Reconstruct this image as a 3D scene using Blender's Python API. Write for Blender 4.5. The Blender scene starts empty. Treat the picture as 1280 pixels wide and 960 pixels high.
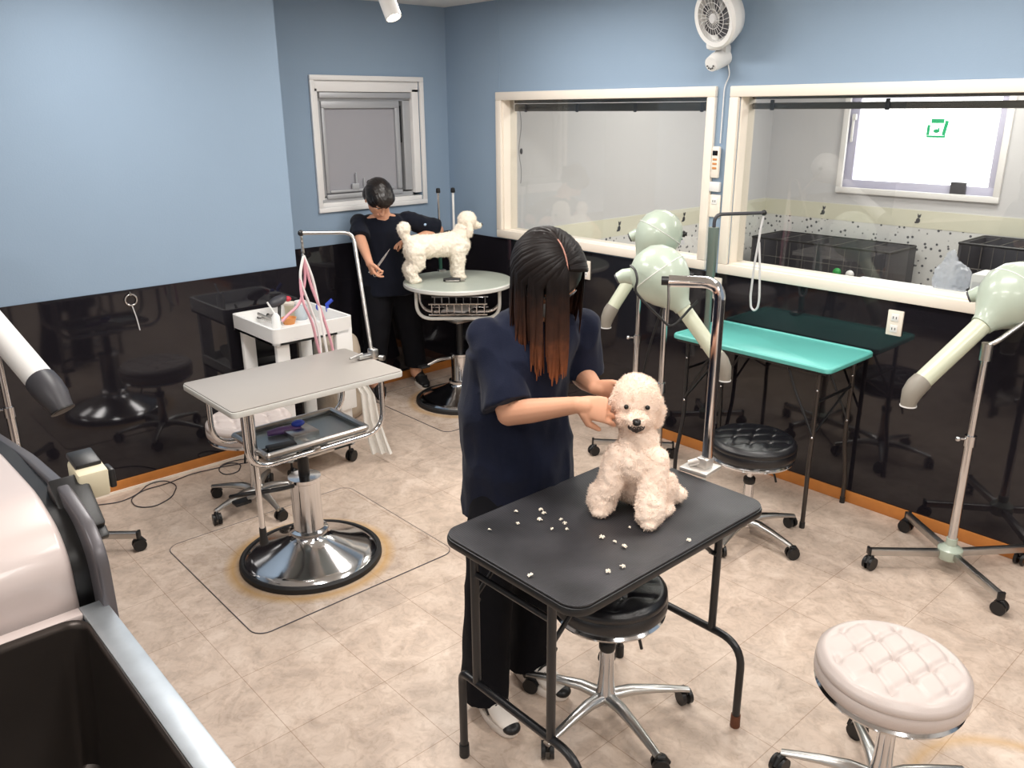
import bpy, bmesh, math, random
from math import sin, cos, pi, radians
from mathutils import Vector, Matrix, noise, Quaternion
random.seed(7)
SC = bpy.context.scene
COL = SC.collection
V = Vector

# ------------------------------------------------------------------ camera
F, PITCH, YAW, ROLL, EYE = 1034.53, 0.32181, 0.83850, -0.006547, 1.9
CW = V((-sin(YAW)*cos(PITCH), cos(YAW)*cos(PITCH), -sin(PITCH)))
_r = V((cos(YAW), sin(YAW), 0)); _u = _r.cross(CW)
CR = _r*cos(ROLL) + _u*sin(ROLL)
CU = _u*cos(ROLL) - _r*sin(ROLL)
CE = V((0, 0, EYE))
cam_d = bpy.data.cameras.new('camera'); cam = bpy.data.objects.new('camera', cam_d); COL.objects.link(cam)
cam.matrix_world = Matrix(((CR.x, CU.x, -CW.x, 0), (CR.y, CU.y, -CW.y, 0), (CR.z, CU.z, -CW.z, EYE), (0, 0, 0, 1)))
cam_d.sensor_width = 36; cam_d.lens = F/1280*36; cam_d.clip_start = 0.02; cam_d.clip_end = 60
SC.camera = cam
def ray(u, v): return CW*F + CR*(u-640) + CU*(480-v)
def onz(u, v, z=0.): d = ray(u, v); return CE + d*((z-EYE)/d.z)
def onx(u, v, x): d = ray(u, v); return CE + d*(x/d.x)
def ony(u, v, y): d = ray(u, v); return CE + d*(y/d.y)
def atd(u, v, P): d = ray(u, v); return CE + d*((V(P)-CE).dot(CW)/F)
def vz(x, y, v):
    lo, hi = -1., 3.
    for _ in range(50):
        m_ = (lo+hi)/2
        if proj((x, y, m_))[1] > v: lo = m_
        else: hi = m_
    return lo
def proj(P):
    d = V(P)-CE; z = d.dot(CW); return (round(640+F*d.dot(CR)/z, 1), round(480-F*d.dot(CU)/z, 1))

# ------------------------------------------------------------------ materials
def lin(c):
    if isinstance(c, str):
        c = [int(c[i:i+2], 16)/255 for i in (0, 2, 4)]
    return tuple(((x/12.92) if x <= .04045 else ((x+.055)/1.055)**2.4) for x in c) + (1,)
def mat(name, col, rough=.5, metal=0., spec=.5, coat=0., bump=0., bscale=60., sheen=0., var=0., vscale=8., emit=None, es=1., alpha=1., sss=0.):
    m = bpy.data.materials.new(name); m.use_nodes = True
    nt = m.node_tree; b = nt.nodes['Principled BSDF']
    b.inputs['Base Color'].default_value = lin(col)
    b.inputs['Roughness'].default_value = rough; b.inputs['Metallic'].default_value = metal
    b.inputs['Specular IOR Level'].default_value = spec
    b.inputs['Coat Weight'].default_value = coat; b.inputs['Coat Roughness'].default_value = .05
    b.inputs['Sheen Weight'].default_value = sheen
    b.inputs['Alpha'].default_value = alpha
    if sss: b.inputs['Subsurface Weight'].default_value = sss; b.inputs['Subsurface Radius'].default_value = (.012, .006, .004)
    if emit: b.inputs['Emission Color'].default_value = lin(emit); b.inputs['Emission Strength'].default_value = es
    tc = nt.nodes.new('ShaderNodeTexCoord')
    if var or bump:
        n = nt.nodes.new('ShaderNodeTexNoise'); n.inputs['Scale'].default_value = vscale; n.inputs['Detail'].default_value = 5
        nt.links.new(tc.outputs['Object'], n.inputs['Vector'])
    if var:
        mx = nt.nodes.new('ShaderNodeMix'); mx.data_type = 'RGBA'
        c = lin(col)
        mx.inputs[6].default_value = tuple(min(1, x*(1-var)) for x in c[:3])+(1,)
        mx.inputs[7].default_value = tuple(min(1, x*(1+var)) for x in c[:3])+(1,)
        nt.links.new(n.outputs['Fac'], mx.inputs[0]); nt.links.new(mx.outputs[2], b.inputs['Base Color'])
    if bump:
        n2 = nt.nodes.new('ShaderNodeTexNoise'); n2.inputs['Scale'].default_value = bscale; n2.inputs['Detail'].default_value = 4
        nt.links.new(tc.outputs['Object'], n2.inputs['Vector'])
        bp = nt.nodes.new('ShaderNodeBump'); bp.inputs['Strength'].default_value = bump; bp.inputs['Distance'].default_value = .01
        nt.links.new(n2.outputs['Fac'], bp.inputs['Height']); nt.links.new(bp.outputs['Normal'], b.inputs['Normal'])
    return m
M = {}
M['chrome'] = mat('chrome', 'd8d8da', .12, 1.)
M['steel'] = mat('brushed_steel', 'b9b6b3', .3, 1., var=.12, vscale=30)
M['alu'] = mat('cast_aluminium', 'c9c8c6', .28, 1.)
M['darksteel'] = mat('dark_sink_steel', '443e3b', .34, .75, var=.15, vscale=6)
M['galv'] = mat('galvanised_rim', 'c6cdd3', .4, .75, var=.16, vscale=22)
M['blackmetal'] = mat('black_painted_metal', '17171a', .35, 0., .6)
M['blackplastic'] = mat('black_plastic', '151517', .4)
M['rubber'] = mat('black_rubber', '1d1c1d', .6)
M['blackleather'] = mat('black_vinyl', '17171b', .28, 0., .6, bump=.12, bscale=300)
M['whiteleather'] = mat('white_vinyl', 'c8bcb7', .34, 0., .5, bump=.08, bscale=300, var=.05)
M['whiteplastic'] = mat('white_plastic', 'e9e8e6', .38)
M['creamtrim'] = mat('cream_window_trim', 'f0e6d9', .45, var=.03)
M['whitetrim'] = mat('white_window_trim', 'eeecea', .4)
M['alusash'] = mat('aluminium_sash', 'b6b7ba', .45, .3)
M['wallblue'] = mat('blue_wallpaper', '8fa3b8', .8, 0., .25, bump=.05, bscale=120, var=.03, vscale=2)
M['ceil'] = mat('white_ceiling_paper', 'e6e4e0', .9, bump=.05, bscale=90)
M['dado'] = mat('glossy_black_panel', '1d1b20', .05, 0., .5, coat=.05, var=.06, vscale=3)
M['wood'] = mat('orange_wood_baseboard', 'c07a3a', .45, var=.22, vscale=14)
M['greywall'] = mat('grey_wallpaper', 'cecdce', .85, 0., .25, bump=.05, bscale=120)
M['cream'] = mat('cream_band', 'd9d7c4', .6)
M['green'] = mat('pale_green_enamel', 'b3bfb0', .28, 0., .55, coat=.3)
M['cream_green'] = mat('cream_green_nozzle_tube', 'cbcfb8', .35, 0., .5, coat=.2)
M['greycap'] = mat('grey_nozzle_cap', '8b857b', .45)
M['teal'] = mat('teal_rubber_top', '68c2ba', .42, var=.06, bump=.1, bscale=400)
M['tabletop_grey'] = mat('grey_laminate_top', '9e9892', .35, var=.03)
M['tabletop_pale'] = mat('pale_green_grey_top', 'b3b9ae', .35, var=.04)
M['edge_pale'] = mat('pale_edge_band', 'd5d4cf', .4)
M['skin'] = mat('skin', 'd9a284', .5, 0., .4, sss=.12, var=.05, vscale=20)
M['shirt'] = mat('navy_scrub_cloth', '11172b', .85, 0., .2, sheen=.08, bump=.15, bscale=250, var=.12, vscale=10)
M['shirt2'] = mat('dark_navy_scrub_cloth', '0e121f', .85, 0., .2, sheen=.08, bump=.15, bscale=250, var=.12, vscale=10)
M['trouser'] = mat('black_trouser_cloth', '0f0f14', .9, 0., .2, bump=.15, bscale=250, var=.15, vscale=10)
M['hairblack'] = mat('black_hair', '1c1512', .38, 0., .5)
M['fur1'] = mat('cream_poodle_fur', 'fbe3d2', .9, 0., .15, var=.07, vscale=10, sheen=.1)
M['fur2'] = mat('white_poodle_fur', 'f6ecdc', .9, 0., .15, var=.06, vscale=16, sheen=.2)
M['nose'] = mat('black_dog_nose', '120e0d', .3)
M['muzzle'] = mat('dark_lip', '2a1c18', .6)
M['white'] = mat('plain_white', 'f2f0ee', .5)
M['eyeblack'] = mat('dark_eye', '0b0807', .12)
M['pinkwhite'] = mat('pinkish_white_shell', 'cdbfbb', .3, 0., .5, coat=.2)
M['greyrim'] = mat('dark_grey_rim', '5d5a5e', .35, .3)
M['beige'] = mat('beige_plastic', 'd8cfb4', .55)
M['beigecloth'] = mat('beige_cloth', 'b9aa98', .85, bump=.3, bscale=60)
M['towel'] = mat('white_towel', 'e9e6e0', .95, bump=.5, bscale=160)
M['blue'] = mat('blue_plastic', '2b46b8', .4)
M['orange'] = mat('orange_plastic', 'd08a4c', .5)
M['red'] = mat('red_plastic', 'c0303f', .4)
M['pink'] = mat('pink_cord', 'e3a7b4', .6)
M['purple'] = mat('purple_plastic', '6a4f86', .35)
M['clear'] = mat('translucent_plastic', 'c9d6df', .2, 0., .5, alpha=.55)
M['bagclear'] = mat('clear_crumpled_bag', 'dfe3ee', .25, 0., .6, alpha=.55)
M['darkgrey'] = mat('dark_grey_plastic', '3c3b40', .45)
M['blindgrey'] = mat('dark_grey_blind_rail', '5c5a57', .5, .2)
M['greencol'] = mat('green_sign', '18b878', .5)
M['greencut'] = mat('green_bottle', '2f9a4a', .4)
M['lit'] = mat('daylit_frosted_pane', 'ffffff', .5, emit='ffffff', es=3.2)
M['lamp'] = mat('lit_lamp_lens', 'fff4e0', .5, emit='fff0da', es=12)
M['shoewhite'] = mat('shoe_white', 'ece4dc', .55)
M['greytray'] = mat('grey_tray', '8d979b', .3, .6)
M['cuff'] = mat('pale_blue_logo', 'a9c3e0', .6)
M['pelvisdark'] = mat('scrub_dark', '0e1222', .9)

def wallpaper_dots():
    m = mat('speckled_wallpaper', 'd8d8d6', .7); nt = m.node_tree; b = nt.nodes['Principled BSDF']
    tc = nt.nodes.new('ShaderNodeTexCoord')
    vo = nt.nodes.new('ShaderNodeTexVoronoi'); vo.inputs['Scale'].default_value = 21
    nt.links.new(tc.outputs['Object'], vo.inputs['Vector'])
    r = nt.nodes.new('ShaderNodeValToRGB'); r.color_ramp.elements[0].position = .19; r.color_ramp.elements[1].position = .28
    r.color_ramp.elements[0].color = lin('55565c'); r.color_ramp.elements[1].color = lin('dadad8')
    nt.links.new(vo.outputs['Distance'], r.inputs[0]); nt.links.new(r.outputs[0], b.inputs['Base Color'])
    return m
M['dots'] = wallpaper_dots()

def floor_mat(name='beige_marbled_floor_tiles', rings=(), off=(0, 0), rough=.36):
    m = mat(name, 'd2b8a2', rough, 0., .4); nt = m.node_tree; b = nt.nodes['Principled BSDF']; L = nt.links
    tc = nt.nodes.new('ShaderNodeTexCoord')
    def noi(s, d=6, dist=0., rough=.55):
        n = nt.nodes.new('ShaderNodeTexNoise'); n.inputs['Scale'].default_value = s; n.inputs['Detail'].default_value = d
        n.inputs['Distortion'].default_value = dist; n.inputs['Roughness'].default_value = rough
        L.new(tc.outputs['Object'], n.inputs['Vector']); return n
    a = noi(8, 9, .8, .66); r = nt.nodes.new('ShaderNodeValToRGB'); cr = r.color_ramp
    cr.elements[0].position = .3; cr.elements[0].color = lin('b3a193'); cr.elements[1].position = .68; cr.elements[1].color = lin('dccabb')
    e = cr.elements.new(.5); e.color = lin('cdb9a9')
    L.new(a.outputs['Fac'], r.inputs[0])
    c2 = noi(26, 5, 1.5, .6); r2 = nt.nodes.new('ShaderNodeValToRGB'); r2.color_ramp.elements[0].position = .32; r2.color_ramp.elements[0].color = (.72, .68, .64, 1)
    r2.color_ramp.elements[1].position = .52; r2.color_ramp.elements[1].color = (1, 1, 1, 1); L.new(c2.outputs['Fac'], r2.inputs[0])
    mu = nt.nodes.new('ShaderNodeMix'); mu.data_type = 'RGBA'; mu.blend_type = 'MULTIPLY'; mu.inputs[0].default_value = .55
    L.new(r.outputs[0], mu.inputs[6]); L.new(r2.outputs[0], mu.inputs[7])
    # tile seams
    mp = nt.nodes.new('ShaderNodeMapping'); mp.inputs['Location'].default_value = (1.02+off[0], -.2+off[1], 0); L.new(tc.outputs['Object'], mp.inputs['Vector'])
    br = nt.nodes.new('ShaderNodeTexBrick'); br.offset = 0.; br.inputs['Scale'].default_value = 1.
    br.inputs['Brick Width'].default_value = .36; br.inputs['Row Height'].default_value = .36; br.inputs['Mortar Size'].default_value = .0014
    br.inputs['Color1'].default_value = (1, 1, 1, 1); br.inputs['Color2'].default_value = (.93, .93, .93, 1); br.inputs['Mortar'].default_value = (.6, .52, .46, 1)
    L.new(mp.outputs[0], br.inputs['Vector'])
    mu2 = nt.nodes.new('ShaderNodeMix'); mu2.data_type = 'RGBA'; mu2.blend_type = 'MULTIPLY'; mu2.inputs[0].default_value = .85
    L.new(mu.outputs[2], mu2.inputs[6]); L.new(br.outputs['Color'], mu2.inputs[7])
    out = mu2.outputs[2]
    # ring stains left by round bases
    for (cx, cy, rad, wid, st) in rings:
        sp = nt.nodes.new('ShaderNodeVectorMath'); sp.operation = 'DISTANCE'; sp.inputs[1].default_value = (cx, cy, 0)
        L.new(tc.outputs['Object'], sp.inputs[0])
        s = nt.nodes.new('ShaderNodeMath'); s.operation = 'SUBTRACT'; s.inputs[1].default_value = rad; L.new(sp.outputs['Value'], s.inputs[0])
        ab = nt.nodes.new('ShaderNodeMath'); ab.operation = 'ABSOLUTE'; L.new(s.outputs[0], ab.inputs[0])
        mr = nt.nodes.new('ShaderNodeMapRange'); mr.inputs[1].default_value = 0; mr.inputs[2].default_value = wid; mr.inputs[3].default_value = st; mr.inputs[4].default_value = 0
        L.new(ab.outputs[0], mr.inputs[0])
        mx = nt.nodes.new('ShaderNodeMix'); mx.data_type = 'RGBA'; mx.inputs[7].default_value = lin('c49a5c')
        L.new(mr.outputs[0], mx.inputs[0]); L.new(out, mx.inputs[6]); out = mx.outputs[2]
    L.new(out, b.inputs['Base Color'])
    bp = nt.nodes.new('ShaderNodeBump'); bp.inputs['Strength'].default_value = .15; bp.inputs['Distance'].default_value = .004
    L.new(a.outputs['Fac'], bp.inputs['Height']); L.new(bp.outputs['Normal'], b.inputs['Normal'])
    return m
M['floor'] = floor_mat(rings=((-.39, 2.29, .30, .035, .55),))

def glass_mat():
    m = bpy.data.materials.new('clear_window_glass'); m.use_nodes = True; nt = m.node_tree; nt.nodes.clear(); L = nt.links
    o = nt.nodes.new('ShaderNodeOutputMaterial'); t = nt.nodes.new('ShaderNodeBsdfTransparent'); t.inputs[0].default_value = (.9, .91, .9, 1)
    g = nt.nodes.new('ShaderNodeBsdfGlossy'); g.inputs['Roughness'].default_value = .0
    ge = nt.nodes.new('ShaderNodeNewGeometry'); dt = nt.nodes.new('ShaderNodeVectorMath'); dt.operation = 'DOT_PRODUCT'
    L.new(ge.outputs['Normal'], dt.inputs[0]); L.new(ge.outputs['Incoming'], dt.inputs[1])
    def mt(op, a, b=None):
        k = nt.nodes.new('ShaderNodeMath'); k.operation = op
        for i, v in enumerate((a, b)):
            if v is None: continue
            if isinstance(v, (int, float)): k.inputs[i].default_value = v
            else: L.new(v, k.inputs[i])
        return k.outputs[0]
    c = mt('ABSOLUTE', dt.outputs['Value']); q = mt('POWER', mt('SUBTRACT', 1., c), 5.)
    kf = mt('ADD', mt('MULTIPLY', q, .6), .062)
    mx = nt.nodes.new('ShaderNodeMixShader'); L.new(kf, mx.inputs[0]); L.new(t.outputs[0], mx.inputs[1]); L.new(g.outputs[0], mx.inputs[2]); L.new(mx.outputs[0], o.inputs[0])
    return m
M['glass'] = glass_mat()

def top_ribbed():
    m = mat('black_ribbed_rubber', '2a2a2d', .42, 0., .5); nt = m.node_tree; b = nt.nodes['Principled BSDF']; L = nt.links
    tc = nt.nodes.new('ShaderNodeTexCoord')
    w = nt.nodes.new('ShaderNodeTexWave'); w.wave_type = 'BANDS'; w.bands_direction = 'X'; w.inputs['Scale'].default_value = 55; w.inputs['Distortion'].default_value = 0
    L.new(tc.outputs['Object'], w.inputs['Vector'])
    n = nt.nodes.new('ShaderNodeTexNoise'); n.inputs['Scale'].default_value = 5; n.inputs['Detail'].default_value = 6; L.new(tc.outputs['Object'], n.inputs['Vector'])
    r = nt.nodes.new('ShaderNodeValToRGB'); r.color_ramp.elements[0].color = lin('1e1e21'); r.color_ramp.elements[1].color = lin('47464a'); r.color_ramp.elements[0].position = .35; r.color_ramp.elements[1].position = .75
    L.new(n.outputs['Fac'], r.inputs[0]); L.new(r.outputs[0], b.inputs['Base Color'])
    bp = nt.nodes.new('ShaderNodeBump'); bp.inputs['Strength'].default_value = .5; bp.inputs['Distance'].default_value = .0015
    L.new(w.outputs['Color'], bp.inputs['Height']); L.new(bp.outputs['Normal'], b.inputs['Normal'])
    return m
M['ribbed'] = top_ribbed()

def hair_ombre(z0, z1):
    m = mat('ombre_brown_hair', '1c1512', .5, 0., .16); nt = m.node_tree; b = nt.nodes['Principled BSDF']; L = nt.links
    at = nt.nodes.new('ShaderNodeAttribute'); at.attribute_name = 'along'
    n = nt.nodes.new('ShaderNodeTexNoise'); n.inputs['Scale'].default_value = 40; tc = nt.nodes.new('ShaderNodeTexCoord'); L.new(tc.outputs['Object'], n.inputs['Vector'])
    ad = nt.nodes.new('ShaderNodeMath'); ad.operation = 'MULTIPLY_ADD'; ad.inputs[1].default_value = .25; L.new(n.outputs['Fac'], ad.inputs[0]); L.new(at.outputs['Fac'], ad.inputs[2])
    r = nt.nodes.new('ShaderNodeValToRGB'); cr = r.color_ramp
    cr.elements[0].position = .28; cr.elements[0].color = lin('130d0c'); cr.elements[1].position = 1.; cr.elements[1].color = lin('8a5032')
    e = cr.elements.new(.60); e.color = lin('3a241b')
    L.new(ad.outputs[0], r.inputs[0]); L.new(r.outputs[0], b.inputs['Base Color'])
    return m

# ------------------------------------------------------------------ mesh builder
def rotm(axis, ang): return Matrix.Rotation(ang, 4, axis)
def T(x, y=None, z=None):
    return Matrix.Translation(V(x) if y is None else V((x, y, z)))
def frame(p, zdir, xhint=(1, 0, 0)):
    z = V(zdir).normalized(); x = V(xhint)
    if abs(z.dot(x.normalized())) > .98: x = V((0, 1, 0))
    y = z.cross(x).normalized(); x = y.cross(z)
    return Matrix(((x.x, y.x, z.x, p[0]), (x.y, y.y, z.y, p[1]), (x.z, y.z, z.z, p[2]), (0, 0, 0, 1)))
def fillet(pts, r, n=6):
    pts = [V(p) for p in pts]; out = [pts[0]]
    for i in range(1, len(pts)-1):
        a, b, c = pts[i-1], pts[i], pts[i+1]
        u = (a-b); w = (c-b); lu, lw = u.length, w.length; u.normalize(); w.normalize()
        rr = r[i-1] if isinstance(r, (list, tuple)) else r
        d = min(rr, lu*.49, lw*.49)
        p0, p2 = b+u*d, b+w*d
        for k in range(n+1):
            t = k/n; out.append(p0*(1-t)**2 + b*2*t*(1-t) + p2*t*t)
    out.append(pts[-1]); return out
class MB:
    def __init__(s): s.bm = bmesh.new(); s.M = Matrix()
    def add(s, verts, faces):
        vs = [s.bm.verts.new(s.M @ V(v)) for v in verts]
        for f in faces:
            try: s.bm.faces.new([vs[i] for i in f])
            except ValueError: pass
        return s
    def box(s, c, size, bev=0., rot=None, seg=2):
        b = bmesh.new(); bmesh.ops.create_cube(b, size=1.)
        bmesh.ops.scale(b, vec=size, verts=b.verts)
        if bev: bmesh.ops.bevel(b, geom=b.edges[:], offset=min(bev, min(size)*.49), segments=seg, affect='EDGES', profile=.5)
        X = T(*c) @ (rot if rot else Matrix())
        s._merge(b, X); return s
    def _merge(s, b, X):
        b.verts.index_update()
        vs = [s.bm.verts.new(s.M @ (X @ v.co)) for v in b.verts]
        for f in b.faces:
            try: s.bm.faces.new([vs[v.index] for v in f.verts])
            except ValueError: pass
        b.free()
    def tube(s, pts, r, n=12, rx=None, caps=True, square=False, up=None):
        pts = [V(p) for p in pts]; N = len(pts); rings = []
        if not isinstance(r, (list, tuple)): r = [r]*N
        t0 = (pts[1]-pts[0]).normalized()
        ref = V(up) if up is not None else (V((0, 0, 1)) if abs(t0.z) < .9 else V((1, 0, 0)))
        x = (ref - t0*ref.dot(t0)).normalized()
        for i in range(N):
            if i == 0: t = t0
            elif i == N-1: t = (pts[i]-pts[i-1]).normalized()
            else:
                t = (pts[i+1]-pts[i]).normalized() + (pts[i]-pts[i-1]).normalized()
                t = t.normalized() if t.length > 1e-6 else t0
            x = (x - t*x.dot(t)); x = x.normalized() if x.length > 1e-6 else V((1, 0, 0))
            y = t.cross(x)
            ring = []
            for k in range(n):
                a = 2*pi*(k+.5)/n; ca, sa = cos(a), sin(a)
                if square:
                    q = 5.; den = (abs(ca)**q+abs(sa)**q)**(1/q); ca /= den; sa /= den
                ring.append(pts[i] + x*(ca*r[i]) + y*(sa*(r[i] if rx is None else r[i]*rx)))
            rings.append(ring)
        vs = [[s.bm.verts.new(s.M @ p) for p in rg] for rg in rings]
        for i in range(N-1):
            for k in range(n):
                k2 = (k+1) % n
                s.bm.faces.new((vs[i][k], vs[i][k2], vs[i+1][k2], vs[i+1][k]))
        if caps:
            s.bm.faces.new(vs[0][::-1]); s.bm.faces.new(vs[-1])
        return s
    def cyl(s, a, b, r, r2=None, n=24, **k): return s.tube([a, b], [r, r if r2 is None else r2], n, **k)
    def lathe(s, prof, X=None, n=40, close=False):
        X = X or Matrix(); vs = []
        for (r, z) in prof:
            if r < 1e-6: vs.append([s.bm.verts.new(s.M @ (X @ V((0, 0, z))))])
            else: vs.append([s.bm.verts.new(s.M @ (X @ V((r*cos(2*pi*k/n), r*sin(2*pi*k/n), z)))) for k in range(n)])
        for i in range(len(vs)-1):
            A, B = vs[i], vs[i+1]
            for k in range(n):
                k2 = (k+1) % n
                if len(A) == 1 and len(B) == 1: break
                if len(A) == 1: f = (A[0], B[k], B[k2])
                elif len(B) == 1: f = (A[k], A[k2], B[0])
                else: f = (A[k], A[k2], B[k2], B[k])
                try: s.bm.faces.new(f[::-1])
                except ValueError: pass
        return s
    def ell(s, c, r, X=None, nu=16, nv=10):
        if not isinstance(r, (list, tuple)): r = (r, r, r)
        X = T(*c) @ (X or Matrix()) @ Matrix.Diagonal((r[0], r[1], r[2], 1))
        b = bmesh.new(); bmesh.ops.create_uvsphere(b, u_segments=nu, v_segments=nv, radius=1.); s._merge(b, X); return s
    def chain(s, pts, rs, n=14):
        for i, p in enumerate(pts): s.ell(p, rs[i], nu=n, nv=max(6, n//2+1))
        for i in range(len(pts)-1):
            if (V(pts[i])-V(pts[i+1])).length > 1e-5: s.cyl(pts[i], pts[i+1], rs[i], rs[i+1], n=n)
        return s
    def loft(s, rings, n=28):   # rings: (centre, vecA, vecB)
        vs = []
        for c, a, b in rings:
            c, a, b = V(c), V(a), V(b)
            vs.append([s.bm.verts.new(s.M @ (c + a*cos(2*pi*k/n) + b*sin(2*pi*k/n))) for k in range(n)])
        for i in range(len(vs)-1):
            for k in range(n):
                k2 = (k+1) % n; s.bm.faces.new((vs[i][k], vs[i][k2], vs[i+1][k2], vs[i+1][k]))
        s.bm.faces.new(vs[0][::-1]); s.bm.faces.new(vs[-1]); return s
    def prism(s, outline, z0, z1, X=None, bev=0.):
        X = X or Matrix(); b = bmesh.new()
        vs = [b.verts.new((p[0], p[1], z0)) for p in outline]; f = b.faces.new(vs)
        r = bmesh.ops.extrude_face_region(b, geom=[f]); bmesh.ops.translate(b, vec=(0, 0, z1-z0), verts=[g for g in r['geom'] if isinstance(g, bmesh.types.BMVert)])
        bmesh.ops.recalc_face_normals(b, faces=b.faces)
        if bev:
            es = [e for e in b.edges if abs(e.verts[0].co.z-e.verts[1].co.z) < 1e-6]
            bmesh.ops.bevel(b, geom=es, offset=bev, segments=2, affect='EDGES', profile=.5)
        s._merge(b, X); return s
def rrect(cx, cy, w, h, r, n=6):
    o = []
    for (sx, sy, a0) in ((1, 1, 0), (-1, 1, 90), (-1, -1, 180), (1, -1, 270)):
        for k in range(n+1):
            a = radians(a0+90*k/n); o.append((cx+sx*(w/2-r)+r*cos(a), cy+sy*(h/2-r)+r*sin(a)))
    return o
def build(name, mb, m, parent=None, world=True, smooth=True, ang=38, recalc=True):
    bm = mb.bm
    if recalc: bmesh.ops.recalc_face_normals(bm, faces=bm.faces)
    if parent is not None and world:
        pm = Matrix.Identity(4); q = parent; ch = []
        while q is not None: ch.append(q); q = q.parent
        for q in reversed(ch): pm = pm @ q.matrix_basis
        bm.transform(pm.inverted())
    me = bpy.data.meshes.new(name); bm.to_mesh(me); bm.free()
    me.materials.append(m)
    if smooth:
        me.shade_smooth(); me.set_sharp_from_angle(angle=radians(ang))
    o = bpy.data.objects.new(name, me); COL.objects.link(o)
    if parent is not None: o.parent = parent
    return o
def tag(o, label=None, cat=None, group=None, kind=None):
    if label: o['label'] = label
    if cat: o['category'] = cat
    if group: o['group'] = group
    if kind: o['kind'] = kind
    return o
def thing(name, label, cat, loc=(0, 0, 0), rotz=0., group=None):
    o = bpy.data.objects.new(name, None); COL.objects.link(o); o.empty_display_size = .1
    o.location = loc; o.rotation_euler = (0, 0, rotz); return tag(o, label, cat, group)
def struct(name, mb, m, **k): return tag(build(name, mb, m, **k), kind='structure')
def dup(root, loc, rotz=0., label=None, group=None):
    def cp(o, par):
        c = o.copy(); COL.objects.link(c)
        if par is not None: c.parent = par
        for ch in [x for x in bpy.data.objects if x.parent == o]: cp(ch, c)
        return c
    r = cp(root, None); r.location = loc; r.rotation_euler = (0, 0, rotz)
    if label: r['label'] = label
    if group: r['group'] = group
    return r
def remesh(mb, voxel, smooth=2, disp=None, factor=.5):
    """fuse overlapping closed shapes into one continuous surface"""
    bm = mb.bm; bmesh.ops.recalc_face_normals(bm, faces=bm.faces)
    me = bpy.data.meshes.new('tmp'); bm.to_mesh(me); bm.free()
    o = bpy.data.objects.new('tmp', me); COL.objects.link(o)
    md = o.modifiers.new('r', 'REMESH'); md.mode = 'VOXEL'; md.voxel_size = voxel; md.adaptivity = 0
    if smooth:
        sm = o.modifiers.new('s', 'SMOOTH'); sm.factor = factor; sm.iterations = smooth
    dg = bpy.context.evaluated_depsgraph_get(); dg.update()
    ev = o.evaluated_get(dg); m2 = bpy.data.meshes.new_from_object(ev)
    bpy.data.objects.remove(o); bpy.data.meshes.remove(me)
    out = MB(); out.bm.from_mesh(m2); bpy.data.meshes.remove(m2)
    if disp:
        out.bm.normal_update()
        mv = [(v, disp(v.co, v.normal)) for v in out.bm.verts]
        for v, d in mv: v.co += v.normal*d
    return out
# ------------------------------------------------------------------ room shell
XA, XP, YB, CEIL, DADO = -4.89, -4.335, 3.798, 2.554, 1.047
XR, YF, YP = 2.2, -2.2, 2.24
struct('floor', MB().box((( XA+XR)/2, (YF+YB)/2, -.05), (XR-XA+.4, YB-YF+.4, .1)), M['floor'])
struct('ceiling', MB().box(((XA+XR)/2, (YF+YB)/2, CEIL+.05), (XR-XA+.4, YB-YF+.4, .1)), M['ceil'])
struct('wall_left', MB().box((XP-.35, (YF+YP)/2, CEIL/2), (.7, YP-YF, CEIL)), M['wallblue'])
wA = (2.745, 3.555, 1.285, 2.078)    # window opening in wall A: y0,y1,z0,z1
m = MB()
m.box((XA-.06, (YP+wA[0])/2-.1, CEIL/2), (.12, wA[0]-YP+.2, CEIL)); m.box((XA-.06, (wA[1]+YB)/2, CEIL/2), (.12, YB-wA[1], CEIL))
m.box((XA-.06, (wA[0]+wA[1])/2, wA[2]/2), (.12, wA[1]-wA[0], wA[2])); m.box((XA-.06, (wA[0]+wA[1])/2, (wA[3]+CEIL)/2), (.12, wA[1]-wA[0], CEIL-wA[3]))
struct('wall_back_left', m, M['wallblue'])
W1 = (-4.30, -2.67, 1.10, 1.965); W2 = (-2.49, -.40, 1.10, 1.965)
m = MB(); xs = [XA-.12, W1[0], W1[1], W2[0], W2[1], XR+.1]; y = YB+.06
for a, b in ((xs[0], xs[1]), (xs[2], xs[3]), (xs[4], xs[5])): m.box(((a+b)/2, y, CEIL/2), (b-a, .12, CEIL))
for w in (W1, W2):
    m.box(((w[0]+w[1])/2, y, w[2]/2), (w[1]-w[0], .12, w[2])); m.box(((w[0]+w[1])/2, y, (w[3]+CEIL)/2), (w[1]-w[0], .12, CEIL-w[3]))
struct('wall_right', m, M['wallblue'])
struct('wall_near', MB().box(((XA+XR)/2, YF-.05, CEIL/2), (XR-XA, .1, CEIL)), M['ceil'])
struct('wall_far_right', MB().box((XR+.05, (YF+YB)/2, CEIL/2), (.1, YB-YF, CEIL)), M['ceil'])
# glossy dark wainscot panels
struct('trim_1', MB().box((XP+.003, (YF+YP)/2, DADO/2), (.006, YP-YF, DADO)), M['dado'])
struct('trim_2', MB().box((XA+.003, (YP+YB)/2, DADO/2), (.006, YB-YP, DADO)), M['dado'])
struct('trim_3', MB().box(((XA+XR)/2, YB-.003, DADO/2), (XR-XA-.02, .006, DADO)), M['dado'])
for i, (c, s) in enumerate((((XP+.012, (YF+YP)/2, .03), (.012, YP-YF, .06)), ((XA+.012, (YP+YB)/2, .03), (.012, YB-YP-.03, .06)), (((XA+XR)/2, YB-.012, .03), (XR-XA-.04, .012, .06)))):
    struct(['baseboard_left', 'baseboard_back_left', 'baseboard_right'][i], MB().box(c, s, .003), M['wood'])
struct('trim_4', MB().box((XP+.022, (YF+YP)/2, .006), (.01, YP-YF, .012)), M['creamtrim'])
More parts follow.
